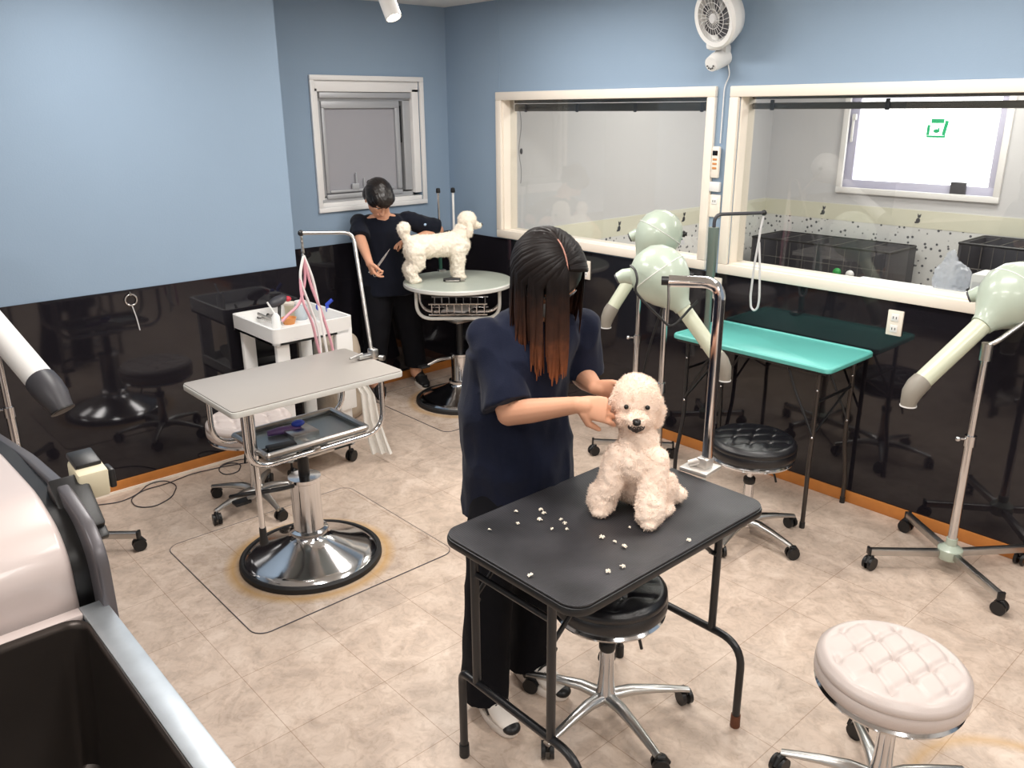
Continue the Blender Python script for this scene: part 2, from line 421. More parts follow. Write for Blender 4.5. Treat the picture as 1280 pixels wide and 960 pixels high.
# thin wall seam strip on wall_right left of the glazed window
struct('trim_5', MB().box((-4.33, YB-.0015, (2.0+CEIL)/2), (.006, .003, CEIL-2.0)), M['wallblue'])

# internal windows to the next room
def ring(x0, x1, z0, z1, w, y0, y1, bev=.004):
    m = MB(); yc, d = (y0+y1)/2, y1-y0
    m.box(((x0+x1)/2, yc, z1-w/2), (x1-x0, d, w), bev); m.box(((x0+x1)/2, yc, z0+w/2), (x1-x0, d, w), bev)
    m.box((x0+w/2, yc, (z0+z1)/2), (w, d, z1-z0-2*w), bev); m.box((x1-w/2, yc, (z0+z1)/2), (w, d, z1-z0-2*w), bev); return m
for i, (w, o) in enumerate(((W1, (-4.35, -2.63, 1.055, 2.0)), (W2, (-2.545, -.35, 1.05, 1.998)))):
    r = bpy.data.objects.new('window_%d' % (i+2), None); COL.objects.link(r); r['kind'] = 'structure'; r.location = ((w[0]+w[1])/2, YB, w[2])
    m = ring(o[0], o[1], o[2], o[3], .052, YB-.022, YB+.002, .005)
    m2 = ring(w[0]-.002, w[1]+.002, w[2]-.002, w[3]+.002, .012, YB, YB+.12, .002)
    build('window_frame', m, M['creamtrim'], r)
    build('window_reveal', m2, M['creamtrim'], r)
    build('glass_pane', MB().box(((w[0]+w[1])/2, YB+.06, (w[2]+w[3])/2), (w[1]-w[0]-.02, .006, w[3]-w[2]-.02)), M['glass'], r)

# window in wall A
r = bpy.data.objects.new('window_1', None); COL.objects.link(r); r['kind'] = 'structure'; r.location = (XA, 3.15, wA[2])
def ringx(y0, y1, z0, z1, w, x0, x1, bev=.003):
    m = MB(); xc, d = (x0+x1)/2, abs(x1-x0); ws = w if isinstance(w, tuple) else (w,)*4   # top,bottom,left,right
    m.box((xc, (y0+y1)/2, z1-ws[0]/2), (d, y1-y0, ws[0]), bev); m.box((xc, (y0+y1)/2, z0+ws[1]/2), (d, y1-y0, ws[1]), bev)
    m.box((xc, y0+ws[2]/2, (z0+z1)/2), (d, ws[2], z1-z0-ws[0]-ws[1]), bev); m.box((xc, y1-ws[3]/2, (z0+z1)/2), (d, ws[3], z1-z0-ws[0]-ws[1]), bev); return m
build('window_frame', ringx(2.716, 3.583, 1.26, 2.104, .03, XA-.0, XA+.02), M['whitetrim'], r)
build('outer_track', ringx(2.746, 3.553, 1.288, 2.076, (.07, .03, .03, .055), XA-.06, XA-.005), M['whitetrim'], r)
build('shutter_box', MB().box((XA-.03, 3.14, 1.985), (.05, .70, .036), .006), M['alusash'], r)
build('inner_track', ringx(2.776, 3.498, 1.318, 2.0, (.05, .03, .03, .06), XA-.09, XA-.035), M['alusash'], r)
build('sash_frame', ringx(2.806, 3.40, 1.34, 1.95, (.045, .028, .022, .035), XA-.05, XA-.02), M['alusash'], r)
build('dark_gap', MB().box((XA-.05, 3.42, 1.80), (.02, .012, .24)), M['blackmetal'], r)
m_fr = mat('frosted_grey_pane', 'a3a2a8', .35, 0., .5)
build('frosted_pane', MB().box((XA-.045, 3.09, 1.64), (.006, .56, .56)), m_fr, r)
build('outer_panel', MB().box((XA-.10, 3.15, 1.68), (.01, .82, .8)), M['alusash'], r)
m = MB(); m.box((XA-.028, 3.08, 1.385), (.022, .50, .016), .003); m.box((XA-.022, 3.02, 1.41), (.02, .05, .04), .004)
m.cyl((XA-.02, 3.03, 1.42), (XA-.02, 3.03, 1.50), .006); m.cyl((XA-.02, 3.09, 1.40), (XA-.02, 3.09, 1.46), .005)
build('latch', m, M['alusash'], r)

# ------------------------------------------------------------------ next room, seen through the glass
X2, Y2 = -4.46, 7.36
zb = onx(881, 277.7, X2).z
zt = onx(881, 262, X2).z; zt = zb + .145
struct('wall_next_room_left', MB().box((X2-.05, (YB+.12+Y2)/2, CEIL/2), (.1, Y2-YB-.12, CEIL)), M['greywall'])
# far wall with a window opening
q = [ony(u, v, Y2) for u, v in ((1050, 236), (1243, 240), (1050, 100))]
fx0, fx1, fz0 = q[0].x, q[1].x+.02, q[0].z; fz1 = q[0].z + .86
m = MB(); y = Y2+.06; XE = 1.6
m.box(((X2+fx0)/2, y, CEIL/2), (fx0-X2, .12, CEIL)); m.box(((fx1+XE)/2, y, CEIL/2), (XE-fx1, .12, CEIL))
m.box(((fx0+fx1)/2, y, fz0/2), (fx1-fx0, .12, fz0)); m.box(((fx0+fx1)/2, y, (fz1+CEIL)/2), (fx1-fx0, .12, CEIL-fz1))
struct('wall_next_room_far', m, M['greywall'])
struct('wall_next_room_right', MB().box((XE+.05, (YB+Y2)/2+.06, CEIL/2), (.1, Y2-YB-.12, CEIL)), M['greywall'])
struct('floor', MB().box(((X2+XE)/2, (YB+Y2)/2+.06, -.05), (XE-X2, Y2-YB-.12, .1)), M['floor'])
struct('ceiling', MB().box(((X2+XE)/2, (YB+Y2)/2+.06, CEIL+.05), (XE-X2, Y2-YB-.12, .1)), M['ceil'])
struct('trim_6', MB().box((X2+.004, (YB+.12+Y2)/2, (zb+zt)/2), (.008, Y2-YB-.13, zt-zb)), M['cream'])
struct('trim_7', MB().box(((X2+XE)/2, Y2-.004, (zb+zt)/2), (XE-X2, .008, zt-zb)), M['cream'])
struct('trim_8', MB().box((X2+.003, (YB+.12+Y2)/2, zb/2), (.006, Y2-YB-.13, zb)), M['dots'])
struct('trim_9', MB().box(((X2+XE)/2, Y2-.003, zb/2), (XE-X2, .006, zb)), M['dots'])
r = bpy.data.objects.new('window_4', None); COL.objects.link(r); r['kind'] = 'structure'; r.location = ((fx0+fx1)/2, Y2, fz0)
build('window_frame', ring(fx0-.03, fx1+.03, fz0-.03, fz1+.03, .05, Y2-.03, Y2+.0), M['whitetrim'], r)
m_lil = mat('lilac_window_sash', 'c4c2d6', .4)
build('sash_frame', ring(fx0+.0, fx1-.0, fz0+.0, fz1, .085, Y2+.03, Y2+.07), m_lil, r)
m = MB(); m.box((fx0+.045, Y2+.015, fz0+.52), (.02, .02, .22), .005); m.box((fx0+.055, Y2+.008, fz0+.62), (.035, .03, .05), .005)
build('lever_handle', m, M['whiteplastic'], r)
build('lock_box', MB().box((fx1-.30, Y2+.01, fz0+.06), (.12, .03, .11), .005), M['darkgrey'], r)
build('lit_pane', MB().box(((fx0+fx1)/2, Y2+.055, (fz0+fz1)/2), (fx1-fx0-.02, .006, fz1-fz0-.02)), M['lit'], r)
# green poster stuck on the pane: a square of green outline, bar and small dog shape
gp = ony(1171, 161, Y2+.04)
m = MB(); g = .068
m.box((gp.x, gp.y, gp.z+g*.9), (g*1.5, .004, g*.5)); m.box((gp.x-g*.98, gp.y, gp.z-g*.15), (g*.34, .004, g*1.2)); m.box((gp.x+g*.98, gp.y, gp.z+g*.1), (g*.4, .004, g*1.7), rot=rotm('Y', .15))
m.box((gp.x, gp.y, gp.z-g*.9), (g*2.2, .004, g*.26)); m.ell((gp.x, gp.y, gp.z-g*.25), (g*.38, .003, g*.24)); m.box((gp.x+g*.25, gp.y, gp.z-g*.0), (g*.16, .004, g*.3))
tag(build('window_sign', m, M['greencol']), 'small green square emblem stuck on the bright white window in the next room', 'sign')

# dog stickers on the cream band of the next room
def sticker(P, ax, label):
    m = MB(); s = .032
    X = T(*P) @ (rotm('Z', pi/2) if ax == 'x' else Matrix()); m.M = X
    m.ell((0, 0, -.4*s), (s*.55, .002, s*.7)); m.ell((s*.15, 0, s*.75), (s*.42, .002, s*.4)); m.ell((-.5*s, 0, -.9*s), (s*.35, .002, s*.25)); m.ell((.5*s, 0, s*1.15), (s*.14, .002, s*.26)); m.ell((-.15*s, 0, s*1.15), (s*.14, .002, s*.26))
    tag(build('dog_sticker', m, M['darkgrey']), label, 'sticker', 'dog stickers on the cream band')
zc = (zb+zt)/2
for (u, v), lb in (((774, 283), 'small dark dog sticker on cream band, seen left of the pale green dryer globes'), ((855, 271), 'small dark dog sticker on cream band, seen right of the pale green dryer globes')):
    P = onx(u, v, X2+.01); sticker((P.x, P.y, zc), 'x', lb)
for (u, v), lb in (((1030, 255), 'small dark dog sticker on far cream band, below the left side of the bright window'), ((1148, 272), 'small dark dog sticker on far cream band, below the right side of the bright window')):
    P = ony(u, v, Y2-.01); sticker((P.x, P.y, zc), 'y', lb)

# raised blinds behind the panes
def blind(x0, x1, label, gap):
    r = thing('roller_blind', label, 'blind', ((x0+x1)/2, YB+.10, 1.96), group='roller blinds behind the inner windows')
    y = YB+.10; zz = lambda u, v: ony(u, v, y).z
    if gap: spec = ((zz(1100, 122), 1.963, .03), (zz(1100, 136), zz(1100, 127), .025))
    else: spec = ((zz(760, 128), 1.963, .03), (zz(760, 139), zz(760, 128.7), .028))
    for nm, (za, zb_, dp) in zip(('head_rail', 'bottom_rail'), spec):
        build(nm, MB().box(((x0+x1)/2, y, (za+zb_)/2), (x1-x0, dp, zb_-za), .006), M['blindgrey'], r)
    for k in range(4):
        x = x0+.12+(x1-x0-.24)*k/3; build('bracket', MB().box((x, y-.02, spec[1][0]+.02), (.02, .01, .05), .003), M['darkgrey'], r)
    return r
blind(-4.28, -2.66, 'dark grey raised blind at top of the window nearest the room corner', False)
blind(-2.48, -.5, 'dark grey raised blind at top of the window left open above the crates', True)
m = MB(); c0 = ony(650, 140, YB+.13); c1 = ony(648, 228, YB+.13)
n = 40
for k in range(n):
    t = k/(n-1); m.ell((c0.x+.012*sin(t*9), c0.y, c0.z*(1-t)+c1.z*t), .0035, nu=8, nv=6)
m.ell((c0.x+.012, c0.y, c0.z*.45+c1.z*.55), (.01, .01, .02))
tag(build('blind_chain', m, M['darkgrey']), 'thin bead pull chain hanging at the left of the corner window', 'chain')

# crates in the next room
def crate(x, y, z, sx, sy, sz, label, nx=10):
    r = thing('wire_crate', label, 'crate', (x, y, z), group='black crates behind the glass')
    m = MB(); m.box((x, y, z+.02), (sx, sy, .04), .006); m.box((x, y+sy/2-.01, z+sz/2), (sx, .02, sz), .004)
    m.box((x-sx/2+.01, y, z+sz/2), (.02, sy, sz), .004); m.box((x+sx/2-.01, y, z+sz/2), (.02, sy, sz), .004); build('shell', m, M['darkgrey'], r)
    m = MB()
    for k in range(nx+1): m.cyl((x-sx/2+sx*k/nx, y-sy/2, z), (x-sx/2+sx*k/nx, y-sy/2, z+sz), .003, n=6)
    for k in range(6): m.cyl((x-sx/2, y-sy/2, z+sz*k/5), (x+sx/2, y-sy/2, z+sz*k/5), .003, n=6)
    for k in range(6): m.cyl((x-sx/2+sx*k/5, y-sy/2, z+sz), (x-sx/2+sx*k/5, y+sy/2, z+sz), .003, n=6)
    build('wire_front', m, M['blindgrey'], r)
    m = MB().tube(fillet([(x-sx/2, y-sy/2, z+sz), (x+sx/2, y-sy/2, z+sz), (x+sx/2, y+sy/2, z+sz), (x-sx/2, y+sy/2, z+sz), (x-sx/2, y-sy/2, z+sz)], .03), .01, 8)
    build('top_rim', m, M['blackplastic'], r)
YC = 6.75
a, b = ony(938, 330, YC), ony(1108, 350, YC); ztop = ony(1000, 303, YC).z
crate((a.x+b.x)/2, YC+.25, .0, b.x-a.x, .5, ztop, 'wide black wire crate seen through the glass below the far window')
a, b = ony(1190, 350, YC), ony(1290, 360, YC); ztop = ony(1220, 306, YC).z
crate((a.x+b.x)/2+.06, YC+.25, .0, b.x-a.x+.1, .5, ztop, 'black slatted crate behind the clear plastic bag in the next room', 8)
for (u, v, mm, lb) in ((1046, 340, 'greencut', 'small green ball lying in front of the wide crate behind glass'), (1062, 343, 'white', 'small white ball beside the green ball behind glass')):
    P = ony(u, v, YC+.1); P.z = ztop1+.002+.03 if False else P.z; tag(build('toy_ball', MB().ell(P, .035), M[mm]), lb, 'ball')
# bag and box close behind the pane
struct('trim_11', MB().box((-1.2, YB+.33, 1.02), (1.6, .4, .03), .004), M['whitetrim'])
P = ony(1190, 345, YB+.35)
m = MB(); m.ell((P.x, P.y, 1.035+.085), (.085, .07, .085), nu=32, nv=24); m.ell((P.x-.015, P.y, 1.035+.17), (.03, .025, .05))
m = remesh(m, .006, 1, lambda c, n: .010*noise.noise(c*34)+.006*noise.noise(c*80))
tag(build('plastic_bag', m, M['bagclear'], ang=60), 'crumpled clear plastic bag behind the glass next to the white box', 'bag')
P = ony(1236, 352, YB+.33)
r = thing('tissue_box', 'white box with grey front panel behind the glass at the right edge', 'box', (P.x, P.y, 1.035))
build('carton', MB().box((P.x, P.y+.04, 1.035+.065), (.13, .16, .13), .006), M['whiteplastic'], r)
build('front_panel', MB().box((P.x-.01, P.y-.043, 1.035+.06), (.09, .006, .07), .002), M['greywall'], r)

# ------------------------------------------------------------------ wall things
def outlet(P, label, sockets=2, face=(0, -1)):
    X = T(*P)
    r = thing('wall_outlet', label, 'outlet', P)
    build('cover_plate', MB().box((P[0], P[1], P[2]), (.072, .01, .118), .004), M['beige' if False else 'creamtrim'], r)
    for k in range(sockets):
        z = P[2]+.026-.052*k
        s = build('socket', MB().box((P[0], P[1]-.006, z), (.034, .004, .034), .003), M['whitetrim'], r)
        m = MB()
        for dx in (-.007, .007): m.box((P[0]+dx, P[1]-.0085, z), (.003, .002, .011))
        build('slot', m, M['blackplastic'], s)
outlet((-1.572, YB-.011, .95), 'cream double outlet on the dark panel above the teal table', 2)
outlet((-3.511, YB-.011, .935), 'cream outlet on the dark panel right of the bowed long-haired head')
outlet((-2.552, YB-.011, .965), 'cream outlet on the dark panel behind the upright post of the front table arm')
outlet((-2.60, YB-.005, 1.40), 'small white switch plate below the remote holder between the windows', 1)
# remote control in its holder
r = thing('remote_control', 'white wall-held remote control with small dark display between the two windows', 'remote', (-2.602, YB-.012, 1.62))
build('handset', MB().box((-2.602, YB-.018, 1.625), (.048, .02, .16), .008), M['creamtrim'], r)
build('display', MB().box((-2.602, YB-.0295, 1.672), (.03, .003, .024), .001), M['eyeblack'], r)
m = MB()
for k in range(3): m.box((-2.602, YB-.0295, 1.64-.022*k), (.026, .003, .010), .003)
build('button', m, M['orange'], r)
r = tag(build('remote_holder', MB().box((-2.60, YB-.012, 1.50), (.062, .022, .05), .004), M['whiteplastic']), 'small white plastic tray just under the remote control', 'holder')

# wall fan
FC = ony(896, 22, 3.63); fd = V((-.22, -.93, -.28)).normalized()
r = thing('wall_fan', 'white round wall fan with grey blades above the gap between the windows', 'fan', (-2.59, YB, 2.14))
X = frame(FC, fd)
m = MB().lathe([(0, -.10), (.07, -.10), (.115, -.07), (.137, -.02), (.140, .012), (.130, .024), (.108, .022), (.106, .0), (.10, -.045), (0, -.05)], X, 48); hz = build('housing', m, M['whiteplastic'], r)
m = MB(); m.M = X
for k in range(24):
    a = 2*pi*k/24; m.tube([(.024*cos(a), .024*sin(a), .026), (.07*cos(a+.18), .07*sin(a+.18), .028), (.109*cos(a+.3), .109*sin(a+.3), .018)], .0009, 5)
for q in (.045, .075): m.tube([(q*cos(2*pi*k/40), q*sin(2*pi*k/40), .0285) for k in range(41)], .0012, 5)
build('grille', m, M['whiteplastic'], r)
m = MB(); m.M = X
for k in range(5):
    a = 2*pi*k/5; m.loft([((.02*cos(a), .02*sin(a), 0), (.012*sin(a), -.012*cos(a), .006), (0, 0, .0015)), ((.06*cos(a+.15), .06*sin(a+.15), .003), (.036*sin(a), -.036*cos(a), .012), (0, 0, .0015)), ((.095*cos(a+.2), .095*sin(a+.2), .0), (.026*sin(a), -.026*cos(a), .01), (0, 0, .0015))], 10)
build('blade', m, M['darkgrey'], r)
m = MB(); m.M = X; m.lathe([(0, .034), (.018, .033), (.024, .026), (.024, .0), (0, 0)], None, 24); hb = build('hub', m, M['greywall'], r)
m = MB(); m.tube([FC-fd*.08, (-2.598, 3.71, 2.24), (-2.595, 3.735, 2.18)], [.05, .042, .042], 20); m.box((-2.595, 3.765, 2.15), (.075, .055, .10), .02)
m.box((-2.597, 3.70, 2.20), (.078, .07, .07), .02); build('neck', m, M['whiteplastic'], r)
m = MB(); m.tube([(-2.596, 3.785, 2.14), (-2.602, 3.72, 2.115), (-2.606, 3.685, 2.10)], [.045, .043, .036], 24); cp_ = build('control_pod', m, M['whiteplastic'], r)
m = MB(); fdn = V((-.08, -.93, -.35)).normalized(); m.M = frame((-2.6065, 3.682, 2.098), fdn)
for k in range(5): a = pi*(.1+.2*k)+pi; m.ell((.02*cos(a), .02*sin(a), .002), .0045, nu=10, nv=6)
build('button', m, M['darkgrey'], cp_)
m = MB().tube(fillet([(-2.575, 3.79, 2.10), (-2.56, 3.79, 2.05), (-2.588, 3.79, 2.0), (-2.59, 3.79, 1.72)], .03), .003, 6)
build('power_cord', m, M['whiteplastic'], bpy.data.objects['wall_fan'])

# track spot light
SP = V((-3.412, 2.337, 2.34)); sd = (CR*.34 - CU*.94 - CW*.15).normalized(); sd = V((.2, -.05, -.95)).normalized()
sd = (atd(492, 20, SP)-atd(480, -12, SP)).normalized(); sd = (sd - V((0, 0, 0))).normalized()
r = thing('spotlight', 'white cylinder spotlight hanging at the top edge above the grey framed window', 'lamp', SP)
m = MB(); m.M = frame(SP, sd); m.lathe([(0, -.08), (.034, -.08), (.038, -.07), (.038, .055), (.033, .055), (.031, .03), (0, .03)], None, 32); build('lamp_head', m, M['whiteplastic'], r)
m = MB(); m.M = frame(SP, sd); m.lathe([(0, .034), (.03, .034), (.03, .038), (0, .04)], None, 24); build('lens', m, M['lamp'], r)
m = MB(); m.cyl(SP-sd*.05, SP-sd*.05+V((0, 0, .09)), .006); m.cyl((SP-sd*.05)+V((0, 0, .09)), V((SP.x-sd.x*.05, SP.y-sd.y*.05, CEIL)), .008); m.box((SP.x-sd.x*.05, SP.y-sd.y*.05, CEIL-.012), (.12, .05, .024), .004); build('bracket', m, M['whiteplastic'], r)
# ------------------------------------------------------------------ rolling stools
def caster(c, ang, par=None, r=.027, m2='blackplastic', name='caster'):
    """twin wheel caster, stem on top at c (x,y,ztop)"""
    x, y, z = c; d = V((cos(ang), sin(ang), 0)); n = V((-sin(ang), cos(ang), 0))
    ax = V((x, y, r)) + d*.012
    m = MB(); m.cyl((x, y, z), (x, y, r*1.6), .006, n=10)
    m.tube([V((x, y, r*2.0)), ax+V((0, 0, r*.9))+d*.008, ax+d*.026+V((0, 0, r*.2))], [.011, .013, .008], 10)
    m.cyl(ax-n*.014, ax+n*.014, .008, n=10)
    b = build(name, m, M[m2], par)
    m = MB()
    for s in (-1, 1): m.cyl(ax+n*(.007*s), ax+n*(.02*s), r, n=22)
    bmesh.ops.bevel(m.bm, geom=[e for e in m.bm.edges if len(e.link_faces) == 2 and e.calc_face_angle(0) > .8], offset=.003, segments=2, affect='EDGES')
    build('wheel', m, M['blackplastic'], b)
    return b
def seat_top(R, zt, tuft=.013, pitch=.092):
    bm = MB(); nr, na = 34, 96; rows = []
    for i in range(nr+1):
        r = R*i/nr; row = []
        for k in range(na if i else 1):
            a = 2*pi*k/na; x, y = r*cos(a), r*sin(a)
            u, w = (x+y*.62)/pitch, (x-y*.62)/pitch
            fu, fw = abs(u-round(u)), abs(w-round(w)); g = lambda d: math.exp(-(d/.085)**2)
            z = -.0062*(g(fu)+g(fw)) - tuft*math.exp(-((fu/.13)**2+(fw/.13)**2))
            edge = max(0, 1-(r/(R*.93))**8); dome = .012*(1-(r/R)**2) - .012*max(0, (r/R-.9)/.1)**2
            row.append(bm.bm.verts.new((x, y, zt+z*edge+dome)))
        rows.append(row)
    for i in range(nr):
        A, B = rows[i], rows[i+1]
        for k in range(na):
            k2 = (k+1) % na
            if len(A) == 1: bm.bm.faces.new((A[0], B[k], B[k2]))
            else: bm.bm.faces.new((A[k], B[k], B[k2], A[k2]))
    ring = rows[-1]
    for (rr, zz) in ((R+.004, zt-.016), (R+.006, zt-.030), (R+.003, zt-.034), (R+.007, zt-.042), (R+.006, zt-.068), (R-.004, zt-.082)):
        new = [bm.bm.verts.new((rr*cos(2*pi*k/na), rr*sin(2*pi*k/na), zz)) for k in range(na)]
        for k in range(na): bm.bm.faces.new((ring[k], new[k], new[(k+1) % na], ring[(k+1) % na]))
        ring = new
    bm.bm.faces.new(ring[::-1]); return bm
def stool(label, mtl, loc, rz, H=.47, R=.19, arms=5, armr=.27, lever=True, colmat='chrome', tilt=None, cz=None, group='round swivel stools on casters'):
    r = thing('swivel_stool', label, 'stool', loc, rz, group)
    x0, y0 = loc[0], loc[1]
    W = T(x0, y0, 0) @ rotm('Z', rz)
    cz = cz or .285
    def mk(): m = MB(); m.M = W; return m
    m = seat_top(R, H); m.bm.transform(W @ (tilt if tilt else Matrix())); build('seat', m, M[mtl], r, ang=60)
    m = mk(); m.lathe([(0, H-.083), (R-.005, H-.083), (R+.002, H-.09), (R-.004, H-.1), (R*.55, H-.098), (0, H-.098)], tilt, 64); build('seat_ring', m, M['chrome'], r)
    m = mk(); m.cyl((0, 0, H-.095), (0, 0, .25), .014, n=20); build('gas_lift', m, M['chrome'], r)
    m = mk(); m.lathe([(0, cz), (.024, cz), (.027, cz-.006), (.027, cz-.022), (.024, cz-.03), (0, cz-.03)], None, 24); build('collar', m, M['blackplastic'], r)
    m = mk(); m.lathe([(0, cz-.026), (.023, cz-.026), (.025, .16), (.030, .1), (.036, .085), (.036, .062), (.022, .055), (0, .055)], None, 28); build('column_cover', m, M['chrome'], r)
    if lever:
        m = mk(); m.tube(fillet([(0, 0, H-.105), (.05, .03, H-.105), (.09, .055, H-.16), (.10, .06, H-.20)], .02), .005, 8); build('lever', m, M['blackplastic'], r)
    for k in range(arms):
        a = 2*pi*k/arms; d = V((cos(a), sin(a), 0)); n = V((-sin(a), cos(a), 0)); up = V((0, 0, 1))
        m = mk()
        rg = []
        for t, w, h, z in ((.0, .024, .020, .078), (.25, .021, .017, .088), (.55, .017, .013, .082), (.85, .014, .010, .070), (1., .013, .009, .063)):
            rg.append((d*(.018+t*(armr-.018))+up*z, n*w, up*h))
        m.loft(rg, 16); arm = build('base_arm', m, M['alu'], r)
        p = W @ (d*(armr-.006)+up*.062); caster((p.x, p.y, p.z), a+rz+1.1+k*.7, r)
    return r
stool('round black tufted stool tucked under the near black grooming table', 'blackleather', tuple(onz(757, 868, .08).to_2d())+(0,), radians(-15), .50, .175, armr=.285)
stool('round pinkish white tufted stool standing alone in the right foreground', 'whiteleather', (-.705, 2.035, 0), radians(-158), .475, .192, armr=.27, cz=.325, tilt=Matrix.Translation((.012,0,.475))@rotm('Y', radians(-2))@Matrix.Translation((0,0,-.475)))
stool('round black tufted stool on casters in front of the teal table', 'blackleather', tuple(onz(932, 650, .08).to_2d())+(0,), radians(-8), .495, .185, armr=.26, cz=.30)
stool('round white stool partly hidden behind the long grey hydraulic table', 'whiteleather', (-3.70, 1.585, 0), radians(-75), .47, .2, armr=.26)

# ------------------------------------------------------------------ near black folding grooming table
TZ = .775
tx0, tx1, ty0, ty1 = -1.675, -1.148, 1.232, 2.058
r = thing('grooming_table', 'black ribbed folding grooming table with the sitting dog on it', 'table', ((tx0+tx1)/2, (ty0+ty1)/2, 0))
ol = rrect((tx0+tx1)/2, (ty0+ty1)/2, tx1-tx0, ty1-ty0, .055, 8)
build('tabletop', MB().prism(ol, TZ-.006, TZ, bev=.002), M['ribbed'], r)
ol2 = rrect((tx0+tx1)/2, (ty0+ty1)/2, tx1-tx0+.008, ty1-ty0+.008, .059, 8)
build('edge_band', MB().prism(ol2, TZ-.030, TZ-.0065, bev=.006), M['blackplastic'], r)
m = MB()
for yy in (ty0+.07, ty1-.07): m.box(((tx0+tx1)/2, yy, TZ-.045), (tx1-tx0-.08, .03, .025), .004)
for xx in (tx0+.06, tx1-.06): m.box((xx, (ty0+ty1)/2, TZ-.045), (.025, ty1-ty0-.1, .025), .004)
build('under_frame', m, M['blackmetal'], r)
rt = .0125; M['rust'] = mat('rusty_brown_foot', '6a3f2a', .8, var=.3, vscale=60)
for i, yy in enumerate((ty0+.035, ty1-.065)):
    xa, xb = -1.640, -1.150; zb_ = .31
    m = MB().tube(fillet([(xa, yy, .03), (xa, yy, zb_), (xb, yy, zb_), (xb, yy, .03)], [.03, .09] if i == 0 else [.09, .09], 8), rt, 14); f = build('leg_frame', m, M['blackmetal'], r)
    for xx in (xa, xb): build('rubber_foot', MB().lathe([(0, 0), (.015, 0), (.016, .004), (.0155, .045), (0, .045)], T(xx, yy, 0), 18), M['rust'] if (i == 1 and xx == xb) else M['rubber'], f)
    for xx in (xa+.07, xb-.115):
        build('leg', MB().tube([(xx, yy, TZ-.035), (xx, yy, zb_)], rt, 14), M['blackmetal'], r)
    s = 1 if i == 0 else -1
    for xx in (xa+.07, xb-.115):
        m = MB(); m.tube([(xx-.014, yy+s*.01, TZ-.19), (xx-.014, yy+s*.17, TZ-.05)], .007, 8); m.cyl((xx-.022, yy+s*.01, TZ-.19), (xx+.004, yy+s*.01, TZ-.19), .008, n=10); build('folding_brace', m, M['blackmetal'], r)
    build('cross_bar', MB().tube([(xa+.07, yy, TZ-.1), (xb-.115, yy, TZ-.1)], .009, 10), M['blackmetal'], r)
tabletop_z = TZ
# grooming arm on it
AB = onz(883, 588, TZ)
AT = onz(901, 352, 1.395); top = V((AB.x-.006, AB.y+.012, 1.395))
r = thing('grooming_stand', 'shiny chrome grooming arm clamped at the corner of the near black table', 'grooming arm', (AB.x, AB.y, TZ), group='table mounted grooming arms')
ae = onz(836, 351, 1.392)
m = MB(); m.tube(fillet([(AB.x, AB.y, TZ+.012), (top.x, top.y, 1.392), (ae.x, ae.y, 1.392)], .055, 8), .0145, 20, square=True); build('post', m, M['chrome'], r)
m = MB(); P = V((AB.x-.005, AB.y-.005, TZ)); m.box((P.x-.012, P.y-.005, TZ+.007), (.10, .10, .014), .004, rotm('Z', .1)); m.box((P.x, P.y, TZ+.03), (.042, .042, .035), .006); m.cyl((P.x-.04, P.y-.03, TZ+.02), (P.x-.01, P.y-.01, TZ+.035), .012); build('clamp_plate', m, mat('satin_nickel_plate', 'd6d2cd', .35, .6), r)
build('end_knob', MB().cyl(ae, ae+(ae-top).normalized()*.022, .014), M['blackplastic'], r)
m = MB(); m.cyl((P.x, P.y, TZ-.032), (P.x, P.y, TZ-.10), .008); m.cyl((P.x, P.y, TZ-.10), (P.x, P.y, TZ-.12), .022); m.cyl((P.x-.03,P.y,TZ-.11),(P.x+.03,P.y,TZ-.11),.005); build('clamp_screw', m, M['steel'], r)
m = MB(); q = ae+V((0, 0, -.014)); m.tube(fillet([q, q+V((.004, 0, -.05)), q+V((.0, .004, -.12))], .02), .004, 8); build('hook', m, M['steel'], r)
# loose clippings on the near table: one tuft each
tf = [(645, 640), (647, 655), (676, 638), (680, 642), (675, 650), (701, 650), (706, 655), (709, 662), (768, 678), (780, 684), (778, 709), (760, 715), (787, 660), (663, 720), (752, 672), (861, 676), (612, 663), (690, 662)]
for i, (u, v) in enumerate(tf):
    P = onz(u, v, TZ+.003); m = MB(); rr = random.uniform(.003, .006)
    for k in range(7):
        a = random.uniform(0, 6.28); b = random.uniform(0, 6.28)
        m.tube([V((P.x, P.y, P.z+.002))+V((cos(a), sin(a), .2))*rr*.3, V((P.x, P.y, P.z+.003))+V((cos(a), sin(a), .5))*rr, V((P.x, P.y, P.z+.001))+V((cos(b), sin(b), .1))*rr*1.4], rr*.28, 5)
    tag(build('fur_clipping', m, M['fur2']), 'tiny white tuft of cut fur lying on the black tabletop', 'fur clipping', 'fur clippings scattered over the near black tabletop')

